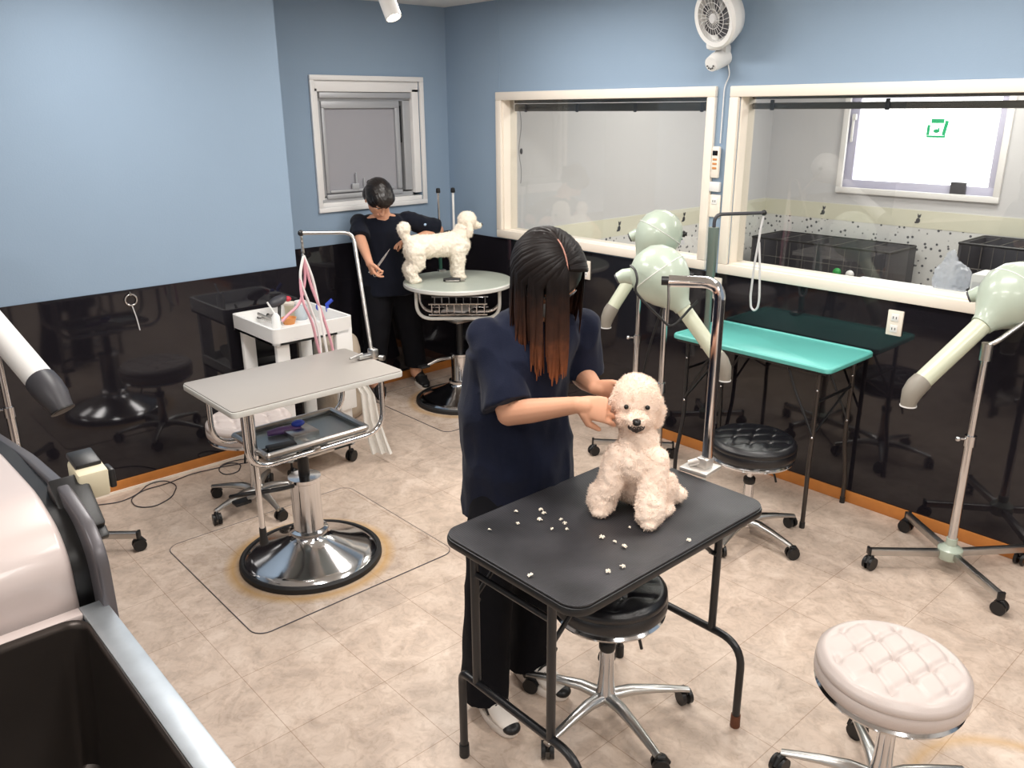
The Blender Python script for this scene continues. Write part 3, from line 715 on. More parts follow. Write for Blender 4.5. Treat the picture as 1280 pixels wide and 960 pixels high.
# ------------------------------------------------------------------ hydraulic tables
def hydraulic(name_label, cx, cy, ztop, top, col_h, rotz=0., tray=True):
    r = thing('hydraulic_table', name_label, 'table', (cx, cy, 0), 0, 'hydraulic grooming tables')
    C0 = T(cx, cy, 0)
    build('base_dome', MB().lathe([(.292, .018), (.285, .032), (.25, .046), (.19, .068), (.13, .096), (.095, .118), (.085, .128), (.080, .14), (0, .14)], C0, 72), M['chrome'], r, ang=50)
    build('base_rim', MB().lathe([(0, 0), (.305, 0), (.31, .008), (.308, .026), (.298, .034), (.289, .032), (.287, .016), (0, .016)], C0, 72), M['rubber'], r)
    m = MB(); m.lathe([(0, .135), (.082, .135), (.082, .15), (.066, .156), (.064, .16), (.064, col_h-.02), (.070, col_h-.015), (.070, col_h), (.03, col_h+.004), (0, col_h+.004)], C0, 40)
    build('cylinder_body', m, M['chrome'], r)
    build('piston', MB().cyl((cx, cy, col_h), (cx, cy, ztop-.28), .024), M['blackplastic'], r)
    m = MB(); m.tube(fillet([(cx-.02, cy-.07, col_h-.03), (cx-.03, cy-.16, col_h-.02), (cx-.05, cy-.24, col_h-.05)], .04), .011, 12); p = build('pedal', m, M['steel'], r)
    m = MB(); m.box((cx-.055, cy-.265, col_h-.055), (.05, .07, .016), .006); build('pedal_pad', m, M['rubber'], p)
    return r
HX, HY, HZ = -3.03, 1.515, .85
r = hydraulic('long rectangular grey topped hydraulic table on a chrome dome base', HX, HY, HZ, None, .40)
ol = rrect(HX, HY, .47, .755, .018, 5)
build('tabletop', MB().prism(ol, HZ-.004, HZ, bev=.001), M['tabletop_grey'], r)
build('edge_band', MB().prism(rrect(HX, HY, .476, .761, .02, 5), HZ-.028, HZ-.004, bev=.004), M['edge_pale'], r)
for s in (-1, 1):
    xx = HX+s*.165
    build('tube_frame', MB().tube(fillet([(xx, HY-.31, HZ-.028), (xx, HY-.31, .575), (xx, HY+.31, .575), (xx, HY+.31, HZ-.028)], .10, 8), .0115, 14), M['chrome'], r)
m = MB(); m.box((HX, HY, .562), (.35, .12, .016), .003); m.box((HX, HY, .60), (.12, .12, .03), .006)
m.box((HX, HY-.02, .585), (.37, .03, .02), .004); build('mount_bracket', m, M['steel'], r)
m = MB(); zt_ = .590
m.prism(rrect(HX+.01, HY+.0, .30, .46, .012), zt_, zt_+.004); build('tray_floor', m, M['greytray'], r)
m = MB().tube(fillet([(HX-.14, HY-.23, zt_+.018), (HX+.16, HY-.23, zt_+.018), (HX+.16, HY+.23, zt_+.018), (HX-.14, HY+.23, zt_+.018), (HX-.14, HY-.23, zt_+.018)], .012), .012, 8, square=True); build('tray_rim', m, M['steel'], r)
# extra pedals and lever around the cylinder top
m = MB(); m.tube(fillet([(HX+.03, HY-.07, .385), (HX+.05, HY-.15, .40), (HX-.02, HY-.28, .395), (HX-.08, HY-.30, .37)], .05), .009, 12); build('foot_lever', m, M['blackmetal'], r)
# tools lying in the tray
P = onz(357, 540, zt_+.012)
r = thing('hair_clipper', 'purple and blue clipper lying in the tray of the grey topped table', 'clipper', (P.x, P.y, zt_+.004))
d = V((.25, .95, 0)).normalized(); m = MB(); m.loft([(P-d*.075+V((0, 0, .006)), d.cross(V((0, 0, 1)))*.014, V((0, 0, .011))), (P-d*.03+V((0, 0, .01)), d.cross(V((0, 0, 1)))*.022, V((0, 0, .016))), (P+d*.04+V((0, 0, .01)), d.cross(V((0, 0, 1)))*.02, V((0, 0, .015))), (P+d*.065+V((0, 0, .008)), d.cross(V((0, 0, 1)))*.021, V((0, 0, .01)))], 18); build('body', m, M['purple'], r)
m = MB(); m.ell(P+d*.055+V((.0, 0, .03)), (.022, .03, .014)); build('blue_cap', m, M['blue'], r)
m = MB(); m.box(P+d*.08+V((0, 0, .008)), (.04, .02, .008), .002, rotm('Z', math.atan2(d.y, d.x)-pi/2)); build('blade', m, M['steel'], r)
P = onz(352, 560, zt_+.01)
r = thing('grooming_brush', 'black brush lying beside the purple clipper in the table tray', 'brush', (P.x, P.y, zt_+.004))
build('brush_head', MB().box((P.x, P.y, P.z+.006), (.05, .12, .022), .006, rotm('Z', -.2)), M['blackplastic'], r)
build('handle', MB().tube([(P.x-.005, P.y-.055, P.z+.006), (P.x-.02, P.y-.14, P.z+.008)], [.008, .010], 12), M['blackplastic'], r)
# vertical pole clamped to its corner
P0 = onz(310, 500, .83); px, py = P0.x, P0.y-.0
r = thing('clamp_pole', 'chrome telescopic pole with black foot hanging below the grey table corner', 'pole', (px, py, .82))
m = MB(); m.cyl((px, py, .835), (px, py, .57), .0155, n=18); build('outer_tube', m, M['chrome'], r)
build('collar', MB().cyl((px, py, .578), (px, py, .558), .0165, n=18), M['blackplastic'], r)
build('inner_tube', MB().cyl((px, py, .56), (px, py, .27), .0115, n=18), M['chrome'], r)
build('foot', MB().lathe([(0, .2), (.017, .2), (.019, .206), (.015, .235), (.014, .275), (0, .275)], T(px, py, 0), 18), M['rubber'], r)
m = MB(); m.box((px, py+.02, .825), (.05, .09, .012), .003); build('clamp', m, M['steel'], r)
# grooming arm with lead straps on the far end of the grey table
A0 = V((-3.05, 1.905, .86)); A1 = V((-3.235, 1.96, 1.378)); A2 = V((-3.395, 1.79, 1.376))
r = thing('grooming_stand', 'thin chrome arm at far end of the grey table holding pink and white leads', 'grooming arm', A0, group='table mounted grooming arms')
build('post', MB().tube(fillet([A0, A1, A2], .045, 8), .0085, 14), M['steel'], r)
m = MB(); m.box((A0.x, A0.y-.03, .862), (.035, .09, .016), .004); m.box((A0.x, A0.y+.005, .865), (.045, .035, .05), .008); m.tube([(A0.x, A0.y-.05, .875), (A0.x+.01, A0.y-.12, .868)], .006, 8); m.cyl((A0.x+.03, A0.y+.02, .85), (A0.x+.05, A0.y+.03, .85), .012); build('clamp', m, M['alu'], r)
build('end_knob', MB().ell(A2, .014), M['blackplastic'], r)
# leads hanging from arm tip
m = MB(); m.tube([A2+V((0, 0, -.008)), A2+V((.004, .002, -.09))], .006, 8)
for k in range(5): m.ell(A2+V((.001, .0, -.02-.02*k)), (.009, .005, .012))
tag(build('lead_chain', m, M['steel']), 'short steel chain and clip linking the arm tip to the leads', 'chain')
LT = A2+V((.004, .002, -.10))
defs = [
 ([(0, 0, 0), (-.005, -.03, -.10), (.0, .0, -.20), (.02, .035, -.35), (.03, .03, -.5), (.03, .07, -.56)], 'white', 'white ribbon lead hanging nearest the wall side of the arm tip'),
 ([(0, 0, 0), (-.01, -.02, -.08), (.01, -.035, -.2), (.03, .0, -.30), (.02, .02, -.42), (.03, .03, -.48)], 'pink', 'pink cord lead hanging in a loose loop from the arm tip'),
 ([(0, 0, 0), (.01, .03, -.10), (.01, .045, -.2), (.03, .05, -.33), (.04, .06, -.50), (.04, .05, -.60)], 'white', 'white ribbon lead hanging longest from the arm tip'),
 ([(0, 0, 0), (-.01, .005, -.12), (-.0, -.04, -.22), (-.02, -.09, -.26), (-.03, -.12, -.29)], 'pink', 'pink and white cord lead swung out to the left over the trolley'),
 ([(0, 0, 0), (.005, .02, -.14), (.02, .055, -.26), (.03, .09, -.42), (.04, .1, -.56)], 'pink', 'pink cord lead hanging at the window side of the arm tip')]
for pts, mm, lb in defs:
    pts = [LT+V(p) for p in pts]
    pp = fillet(pts, .06, 5)
    o = MB().tube(pp, .0085, 8, rx=.7)
    tag(build('dog_lead', o, M[mm]), lb, 'lead', 'leads hanging from the arm tip')

# round hydraulic table
RX, RY, RZ = -4.217, 3.325, .834
r = hydraulic('round pale topped hydraulic table under the standing white dog', RX, RY, RZ, None, .34)
build('tabletop', MB().lathe([(0, RZ), (.352, RZ), (.355, RZ-.003), (0, RZ-.003)], T(RX, RY, 0), 72), M['tabletop_pale'], r)
build('edge_band', MB().lathe([(0, RZ-.003), (.356, RZ-.003), (.36, RZ-.008), (.36, RZ-.025), (.355, RZ-.03), (0, RZ-.03)], T(RX, RY, 0), 72), M['edge_pale'], r)
dr = V((.668, .744, 0)); dn = V((.744, -.668, 0))
for s in (-1, 1):
    o = V((RX, RY, 0))+dn*(.10*s)
    build('tube_frame', MB().tube(fillet([o-dr*.27+V((0, 0, RZ-.03)), o-dr*.27+V((0, 0, .60)), o+dr*.27+V((0, 0, .60)), o+dr*.27+V((0, 0, RZ-.03))], .12, 8), .0115, 14), M['edge_pale'] if s > 0 else M['chrome'], r)
m = MB(); o = V((RX, RY, .63))
for k in range(8):
    q = o-dr*.17+dr*(.34*k/7); m.tube(fillet([q-dn*.10+V((0, 0, .07)), q-dn*.10, q+dn*.12, q+dn*.12+V((0, 0, .07))], .03), .004, 6)
for z in (.0, .07):
    for s in (-.10, .12): m.tube([o-dr*.19+dn*s+V((0, 0, z)), o+dr*.19+dn*s+V((0, 0, z))], .005, 6)
build('wire_basket', m, M['chrome'], r)
m = MB(); m.box(o-V((0, 0, .05)), (.2, .2, .02), .004); build('mount_bracket', m, M['steel'], r)
tag(build('folded_paper', MB().box((RX+.0, RY-.0, .645), (.16, .2, .012), .004, rotm('Z', .5)), M['greywall']), 'light grey folded sheet lying in the wire basket below the round table', 'paper')
P = onz(566, 352, RZ)
r = thing('hair_clipper', 'small black clipper lying on the round table by the standing dog', 'clipper', (P.x, P.y, RZ))
d = dr; m = MB(); m.loft([(P-d*.06+V((0, 0, .012)), dn*.012, V((0, 0, .010))), (P+V((0, 0, .014)), dn*.018, V((0, 0, .013))), (P+d*.05+V((0, 0, .012)), dn*.017, V((0, 0, .011)))], 16); build('body', m, M['blackplastic'], r)
m = MB(); m.box(P+d*.065+V((0, 0, .010)), (.03, .03, .008), .002, rotm('Z', .84)); m.box(P-d*.0+dn*.022+V((0, 0, .008)), (.09, .012, .012), .003, rotm('Z', .84)); build('blade', m, M['steel'], r)
# two arms behind the round table
for (u, lb, hh, hm) in ((549, 'slim chrome post with black knob rising behind the round table, nearer the window', 1.36, 1), (561, 'slim white post with black knob rising behind the round table, nearer the dog head', 1.36, 0)):
    B = onz(u+2, 338, RZ); B = V((RX, RY, 0))+(B-V((RX, RY, 0))); 
    k_ = V((B.x-RX, B.y-RY, 0)).normalized()*.372; B = V((RX+k_.x, RY+k_.y, RZ))
    if u == 561: B = V((B.x+.02, B.y+.03, RZ)); 
    r = thing('grooming_stand', lb, 'grooming arm', B, group='table mounted grooming arms')
    build('post', MB().cyl((B.x, B.y, RZ-.05), (B.x, B.y, hh), .008, n=12), M['chrome'] if hm else M['whiteplastic'], r)
    build('end_knob', MB().lathe([(0, hh), (.014, hh), (.016, hh+.01), (.013, hh+.03), (0, hh+.034)], T(B.x, B.y, 0), 16), M['blackplastic'], r)
    build('sleeve', MB().cyl((B.x, B.y, RZ+.01), (B.x, B.y, RZ+.27), .0125, n=12), mat('sleeve_green', '2d5a4c', .4) if hm else M['pink'], r)
    m = MB(); m.box((B.x-(k_.x)*.06, B.y-k_.y*.06, RZ-.012), (.05, .05, .046), .004, rotm('Z', math.atan2(k_.y, k_.x))); build('clamp', m, M['steel'], r)

# ------------------------------------------------------------------ thin floor mats under the hydraulic tables
m1 = floor_mat('clear_mat_over_tiles_left', ((.07, -.03, .335, .045, .75),), (-3.10, 1.5425), .25); m2 = floor_mat('clear_mat_over_tiles_back', ((.033, .01, .335, .045, .6),), (-4.25, 3.315), .25)
for (a, b, c, d, mm, lb) in ((-3.56, -2.64, 1.065, 2.02, m1, 'thin translucent square floor mat under the grey topped hydraulic table'), (-4.70, -3.80, 2.87, 3.76, m2, 'thin translucent square floor mat under the round topped hydraulic table')):
    r = thing('floor_mat', lb, 'mat', ((a+b)/2, (c+d)/2, 0), group='clear floor mats')
    build('sheet', MB().prism(rrect((a+b)/2, (c+d)/2, b-a, d-c, .06, 6), .0005, .003), mm, r, world=True)
    o = rrect((a+b)/2, (c+d)/2, b-a, d-c, .06, 6); pts = [(p[0], p[1], .002) for p in o]; 
    build('edge', MB().tube(pts+[pts[0]], .0022, 6), M['greyrim'], r)

# ------------------------------------------------------------------ teal folding table
z1 = .80; ol = rrect(-2.07, 3.565, .86, .43, .03, 6)
r = thing('grooming_table', 'teal topped folding grooming table against the dark panel below the right window', 'table', (-2.07, 3.565, 0))
build('tabletop', MB().prism(ol, z1-.022, z1-.004, bev=.003), M['teal'], r)
m = MB().tube([(p[0]*1, p[1]*1, z1-.006) for p in rrect(-2.07, 3.565, .846, .416, .028, 6)]+[(rrect(-2.07, 3.565, .846, .416, .028, 6)[0][0], rrect(-2.07, 3.565, .846, .416, .028, 6)[0][1], z1-.006)], .009, 8); build('raised_rim', m, M['teal'], r)
m = MB(); m.box((-2.07, 3.565, z1-.03), (.82, .39, .016), .003); build('under_frame', m, M['blackmetal'], r)
for sx in (-1, 1):
    for yy, dy in ((3.40, -.03), (3.73, .03)):
        xx = -2.07+sx*.36
        pts = [(xx, yy, z1-.03), (xx, yy, .40), (xx+sx*.0, yy+dy*.2, .33), (xx+sx*.015, yy+dy, .14), (xx+sx*.015, yy+dy, .015)]
        l = build('leg', MB().tube(fillet(pts, .05, 5), .0105, 12), mat('dark_bronze_tube', '4a4441', .3, .6) if sx > 0 else M['blackmetal'], r)
        build('rubber_foot', MB().cyl((xx+sx*.015, yy+dy, 0), (xx+sx*.015, yy+dy, .03), .013, n=14), M['rubber'], l)
        m = MB()
        for z in (.68, .45): m.ell((xx+.004, yy-.011, z), .006)
        build('rivet', m, M['chrome'], l)
        m = MB().tube([(xx, yy-.006, .46), (xx-sx*.11, yy-.006, .66), (xx-sx*.16, yy, z1-.035)], .006, 8); build('folding_brace', m, M['blackmetal'], r)
    m = MB(); m.tube([(-2.07+sx*.36, 3.40, .62), (-2.07+sx*.36, 3.73, .62)], .007, 8); m.tube([(-2.07+sx*.36, 3.40, .46), (-2.07+sx*.36, 3.73, .64)], .005, 8); build('cross_bar', m, M['blackmetal'], r)
# its grooming arm and the lead loop on it
B0 = onz(878, 425, z1); B0 = V((-2.30, 3.352, z1)); B0 = V((onz(880, 428, z1).x, 3.345, z1))
zt2 = 1.42; BT = V((B0.x, B0.y, zt2)); BE = onz(955, 266, zt2)
r = thing('grooming_stand', 'dark grooming arm with hanging white loop rising over the teal table', 'grooming arm', B0, group='table mounted grooming arms')
BT = onz(893, 262, zt2)
BT = V((B0.x-.0, B0.y+.0, zt2))
dirE = (BE-BT); dirE.z = 0; BE = BT+dirE.normalized()*min(dirE.length, .30)
m = MB().tube(fillet([(B0.x, B0.y, z1), (BT.x, BT.y, zt2), (BE.x, BE.y, zt2)], .04, 6), .0085, 12); build('rod', m, M['darkgrey'], r)
build('sleeve', MB().tube([(B0.x, B0.y, z1+.0), (B0.x, B0.y, z1+.32), (B0.x, B0.y, z1+.33), (B0.x, B0.y, z1+.56)], [.016, .016, .022, .026], 16), mat('grey_green_sleeve', '76857f', .3, .4), r)
m = MB(); m.box((B0.x, B0.y+.03, z1+.008), (.05, .09, .014), .003); m.box((B0.x, B0.y, z1-.01), (.045, .03, .05), .004); build('clamp', m, M['steel'], r)
build('end_knob', MB().ell(BE, .014), M['blackplastic'], r)
m = MB(); z0 = zt2-.008
lp = [(0, 0, 0), (-.012, 0, -.08), (-.014, 0, -.12), (-.028, 0, -.25), (-.034, 0, -.40), (-.026, 0, -.455), (-.006, 0, -.47), (.012, 0, -.45), (.016, 0, -.40), (.004, 0, -.25), (-.012, 0, -.13)]
m.tube(fillet([BE+V(p)+V((0, 0, -.01)) for p in lp], .02, 4), .0055, 8)
tag(build('dog_lead', m, M['steel' if False else 'greywall']), 'grey lead loop hanging from the tip of the arm over the teal table', 'lead')

# ------------------------------------------------------------------ stand dryers
def dryer(label, base, ball, R, tip, rz, polemat='chrome', armr=.26, ang0=0., armang=(0, 90, 180, 270), knob=True, ballm='green', tubem='cream_green', capm='greycap', poletop=None, dome_dir=(0, 0, 1), tr=.036, tiplen=.075, mouth=V((0, 0, -1))):
    r = thing('stand_dryer', label, 'dryer', (base[0], base[1], 0), group='stand dryers on casters')
    bx, by = base; ball = V(ball); tip = V(tip)
    m = MB(); m.lathe([(0, .055), (.045, .055), (.05, .065), (.05, .10), (.035, .112), (.022, .118), (.022, .15), (0, .15)], T(bx, by, 0), 24); build('hub', m, M['green'], r)
    for a in armang:
        a = radians(a)+rz; d = V((cos(a), sin(a), 0)); n = V((-sin(a), cos(a), 0))
        m = MB(); X = Matrix(((d.x, n.x, 0, bx), (d.y, n.y, 0, by), (0, 0, 1, 0), (0, 0, 0, 1))); m.M = X
        m.box((armr/2+.02, 0, .08), (armr-.04, .028, .03), .004); build('base_arm', m, M['steel'], r)
        m = MB(); m.M = X; m.box((armr-.004, 0, .083), (.012, .030, .034), .003); build('end_cap', m, M['blackplastic'], r)
        p = V((bx, by, .066))+d*(armr-.02); caster((p.x, p.y, .068), a+.6, r, r=.029)
    zt = poletop or ball.z-R*.7; zm = .12+(zt-.12)*.55
    build('pole', MB().cyl((bx, by, .1), (bx, by, zm), .0185, n=20), M[polemat], r)
    build('upper_pole', MB().cyl((bx, by, zm), (bx, by, zt), .0145, n=20), M['chrome'], r)
    m = MB(); m.cyl((bx, by, zm-.03), (bx, by, zm+.015), .023, n=20); m.cyl((bx, by, zm), (bx-.03, by-.03, zm), .005, n=8); m.ell((bx-.035, by-.035, zm), .011); build('height_knob', m, M['chrome'], r)
    # yoke
    m = MB(); m.cyl((bx, by, zt-.06), (bx, by, zt+.01), .022, n=16)
    sd_ = (ball-CE).cross(V((0, 0, 1))).normalized()
    m.tube(fillet([(bx, by, zt), V((bx, by, zt+.02))+sd_*.03, ball+sd_*(R*.99)+V((0, 0, -.02))], .03), .010, 10); build('yoke', m, M['alu'], r)
    tdir = (tip-ball).normalized()
    ax = tdir.cross(V((0, 0, 1))).normalized()
    # motor housing: two-shell globe drawn toward the nozzle
    X = frame(ball, tdir)
    m = MB().lathe([(0, -R*1.02), (R*.35, -R*.97), (R*.68, -R*.77), (R*.9, -R*.45), (R, -R*.05), (R*.985, R*.2), (R*.9, R*.5), (R*.74, R*.78), (R*.52, R*1.05), (tr*1.25, R*1.3), (tr*1.15, R*1.45), (0, R*1.45)], X, 48)
    b = build('motor_housing', m, M[ballm], r, ang=60)
    m = MB(); m.M = X; pts = [(R*1.005*cos(t), 0, R*1.005*sin(t)*1.0) for t in [pi*.5*(k/12)-.3 for k in range(0, 1)]]
    ring_ = [(R*1.004*cos(2*pi*k/48), R*1.004*sin(2*pi*k/48), -R*.05) for k in range(49)]; m.tube(ring_, .0018, 6); build('seam', m, M['whiteplastic'], b)
    m = MB(); q = ball+sd_*R*.98; m.tube([q-sd_*.01, q+sd_*.014], .016, 16); m.tube([q+sd_*.014, q+sd_*.024], .010, 12)
    build('pivot_knob', m, M['blackplastic'], r)
    # air intake lug on the opposite side
    e = ball-tdir*R*.2-sd_*R*.95+V((0, 0, -R*.25)); m = MB().tube([e+sd_*.03, e-sd_*.02, e-sd_*.045-V((0, 0, .012))], [.04, .032, .026], 16); lug = build('intake', m, M[ballm], r)
    m = MB().tube([e-sd_*.044-V((0, 0, .012)), e-sd_*.052-V((0, 0, .016))], .023, 16); build('grille', m, M['darkgrey'], lug)
    s0 = ball+tdir*R*1.38; s1 = tip-tdir*tiplen
    build('nozzle_tube', MB().cyl(s0, s1, tr, tr*.98, n=28), M[tubem], r)
    mo = mouth.normalized()
    m = MB(); cc = [s1, s1+tdir*tiplen*.4, s1+tdir*tiplen*.75+mo*.012, s1+tdir*tiplen*.9+mo*.038, s1+tdir*tiplen*.9+mo*.055]
    m.tube(cc, [tr*1.06, tr*1.1, tr*1.02, tr*.82, tr*.78], 24); cap = build('nozzle_cap', m, M[capm], r)
    m = MB(); m.tube([cc[-1]-mo*.002, cc[-1]+mo*.003], [tr*.84, tr*.84], 24); build('mouth_ring', m, M['whiteplastic'] if capm == 'greycap' else M['blackplastic'], cap)
    m = MB(); m.tube([cc[-1]+mo*.0025, cc[-1]+mo*.0045], [tr*.66, tr*.66], 24); build('mouth', m, M['blackplastic'], cap)
    return r
dryer('pale green stand dryer at the right edge with nozzle pointing down left', (-1.08, 3.49), atd(1268, 368, (-1.10, 3.60, 1.12)), .128, atd(1136, 492, (-1.13, 3.42, .9)), 0., armang=(-134, 142, -37, 53), armr=.345, poletop=vz(-1.08, 3.49, 432), tr=.038)
F0 = V((-2.243, 3.012, 1.18)); fb = atd(824, 343, F0)
dryer('pale green stand dryer, nearer globe behind the sitting dog, nozzle pointing down right', (fb.x+.02, fb.y+.03), fb, .130, atd(908, 462, (-2.15, 2.95, .95)), radians(10), armr=.27, polemat='steel', tr=.034)
G0 = V((-2.765, 3.471, 1.27)); gb = atd(824, 292, G0)
dryer('pale green stand dryer, farther globe near the wall, nozzle pointing down left', (gb.x-.06, gb.y-.07), gb, .122, atd(757, 398, (-2.85, 3.35, .95)), radians(40), armr=.23, tr=.034)
# black cable looped around the nearer globe
k = fb; cp2 = [atd(u, v, fb+(CE-fb).normalized()*dd) for u, v, dd in ((788, 332, .10), (795, 338, .14), (797, 352, .15), (793, 362, .14), (800, 372, .14), (820, 392, .12), (838, 410, .10), (850, 400, .09), (862, 386, .07), (872, 376, .07))]
m = MB().tube(fillet(cp2, .03, 4), .0055, 8); tag(build('power_cable', m, M['blackplastic']), 'black cable looped over the front of the nearer pale green dryer globe', 'cable')
m = MB().tube(fillet([fb+V((.02, .02, -.13)), fb+V((-.04, .0, -.35)), fb+V((-.07, -.02, -.6)), fb+V((-.0, .0, -.9)), (fb.x+.05, fb.y+.12, .05), (fb.x+.2, fb.y+.2, .008), (fb.x+.3, fb.y+.35, .008)], .12, 5), .0055, 8); tag(build('power_cable', m, M['blackplastic']), 'black cable hanging down beside the pole of the nearer globe dryer', 'cable')
# left white dryer, mostly outside the frame
lb = onz(49, 690); lbz = V((lb.x, lb.y, 1.1))
lt = atd(70, 498, (lb.x+.75, lb.y-.1, .9)); lball = atd(-80, 322, (lb.x+.3, lb.y, 1.25))
dryer('white stand dryer at the left edge with chrome pole and black tipped nozzle', (lb.x, lb.y), lball, .13, lt, math.atan2((onz(172, 688)-lb).y, (onz(172, 688)-lb).x), ballm='whiteplastic', tubem='whiteplastic', capm='darkgrey', armang=(0, 90, 180, 270), armr=(onz(172, 688)-lb).length+.02, poletop=1.15, tr=.050, tiplen=.10, mouth=V((.5, .2, -.8)))

# ------------------------------------------------------------------ white trolley
KX, KY, KZ = -4.035, 2.03, .85
r = thing('utility_trolley', 'white plastic utility trolley with tool tray behind the grey topped table', 'trolley', (KX, KY, 0))
def tray(z, h, w, d, nm):
    m = MB(); m.prism(rrect(KX, KY, w, d, .03), z-h, z-h+.012)
    o, i = rrect(KX, KY, w, d, .03), rrect(KX, KY, w-.03, d-.03, .02); n = len(o)
    vs = []
    for (pl, zz) in ((o, z-h), (o, z), (i, z), (i, z-h+.012)): vs.append([m.bm.verts.new((p[0], p[1], zz)) for p in pl])
    for a in range(3):
        for k in range(n): m.bm.faces.new((vs[a][k], vs[a][(k+1) % n], vs[a+1][(k+1) % n], vs[a+1][k]))
    return build(nm, m, M['whiteplastic'], r)
tray(KZ, .085, .50, .46, 'top_tray'); tray(.50, .06, .46, .42, 'shelf'); tray(.17, .06, .46, .42, 'shelf')
for sx in (-1, 1):
    for sy in (-1, 1):
        m = MB(); m.box((KX+sx*.20, KY+sy*.17, .46), (.035, .075, .66), .01); build('corner_post', m, M['whiteplastic'], r)
        caster((KX+sx*.2, KY+sy*.18, .11), sx+sy, r, r=.032)
m = MB(); m.box((KX+.235, KY+.17, .56), (.03, .10, .46), .008); build('side_pocket', m, M['whiteplastic'], r)
zf = KZ-.073
def item(name, lb, cat, parts, loc): 
    rr = thing(name, lb, cat, loc)
    for nm, m, mt in parts: build(nm, m, M[mt], rr)
P = onz(352, 388, KZ)
px_, py_ = P.x, P.y
item('hair_brush', 'round dark paddle brush standing at the wall side of the trolley tray', 'brush', [('brush_pad', MB().ell((px_-.04, py_, KZ+.045), (.035, .06, .028), rotm('X', .3)), 'darkgrey'), ('handle', MB().tube([(px_-.035, py_+.01, KZ+.04), (px_-.0, py_-.02, zf+.015)], .009, 10), 'blackplastic'), ('collar', MB().ell((px_-.035, py_+.06, KZ+.05), (.02, .02, .016)), 'red')], (px_, py_, zf))
P = onz(345, 400, KZ)
item('spray_bottle', 'slim white bottle with raised lever standing in the trolley tray', 'bottle', [('bottle', MB().lathe([(0, zf), (.022, zf), (.024, zf+.01), (.022, zf+.09), (.01, zf+.11), (0, zf+.11)], T(P.x, P.y, 0), 20), 'whiteplastic'), ('lever', MB().tube([(P.x, P.y, zf+.1), (P.x-.02, P.y-.03, zf+.17)], .005, 8), 'whiteplastic')], (P.x, P.y, zf))
for k, (u, v, lb) in enumerate(((330, 400, 'black handled scissors lying nearest the front of the trolley tray'), (338, 405, 'steel comb leaning beside the white bottle in the trolley tray'), (326, 395, 'black clipper lying at the left end of the trolley tray'))):
    P = onz(u, v, zf+.02)
    if k == 0: item('scissors', lb, 'scissors', [('blade', MB().box((P.x+.03, P.y, zf+.03), (.10, .010, .004), .001, rotm('Z', .2)), 'steel'), ('handle', MB().tube([(P.x-.03+.02*cos(t*.63), P.y+.02*sin(t*.63), zf+.03) for t in range(11)], .005, 8), 'blackplastic')], (P.x, P.y, zf))
    if k == 1:
        m = MB(); m.box((P.x, P.y, zf+.05), (.16, .006, .014), .002, rotm('Z', .5) @ rotm('Y', .3))
        for q in range(16): m.box((P.x+(q-8)*.009*cos(.5), P.y+(q-8)*.009*sin(.5), zf+.035-(q-8)*.0028), (.002, .002, .02))
        tag(build('metal_comb', m, M['steel']), lb, 'comb')
    if k == 2: item('hair_clipper', lb, 'clipper', [('body', MB().box((P.x, P.y, zf+.03), (.13, .04, .035), .014, rotm('Z', .4)), 'blackplastic'), ('blade', MB().box((P.x+.065, P.y+.028, zf+.03), (.02, .036, .012), .002, rotm('Z', .4)), 'steel')], (P.x, P.y, zf))
P = onz(361, 398, zf+.03); tag(build('small_dish', MB().lathe([(0, zf), (.03, zf), (.042, zf+.035), (.038, zf+.035), (.026, zf+.006), (0, zf+.006)], T(P.x, P.y, 0), 24), M['orange']), 'small orange dish in the middle of the trolley tray', 'dish')
P = onz(376, 388, zf+.05); item('plastic_jar', 'clear blue tinted jar in the trolley tray beside the orange dish', 'jar', [('jar', MB().lathe([(0, zf), (.034, zf), (.036, zf+.01), (.036, zf+.08), (.03, zf+.09), (0, zf+.09)], T(P.x, P.y, 0), 24), 'clear'), ('lid', MB().cyl((P.x, P.y, zf+.09), (P.x, P.y, zf+.105), .032), 'whiteplastic')], (P.x, P.y, zf))
P = onz(362, 385, zf+.05); item('cream_tub', 'cream coloured tub behind the orange dish on the trolley', 'tub', [('tub', MB().lathe([(0, zf), (.034, zf), (.036, zf+.07), (0, zf+.07)], T(P.x, P.y, 0), 24), 'beige'), ('lid', MB().cyl((P.x, P.y, zf+.07), (P.x, P.y, zf+.082), .038), 'creamtrim')], (P.x, P.y, zf))
P = V((KX+.215, KY+.215, KZ)); P = onz(409, 385, KZ)
item('plastic_clip', 'bright blue clip gripping the right rim of the trolley tray', 'clip', [('jaw', MB().tube([(P.x, P.y, KZ-.02), (P.x, P.y, KZ+.02), (P.x+.01, P.y+.03, KZ+.045)], [.008, .011, .010], 10), 'blue')], (P.x, P.y, KZ))
P = onz(398, 386, KZ); tag(build('plastic_clip', MB().ell((P.x, P.y, KZ+.01), (.014, .014, .02)), M['blue']), 'tiny dark blue clip on the trolley tray beside the hanging leads', 'clip')
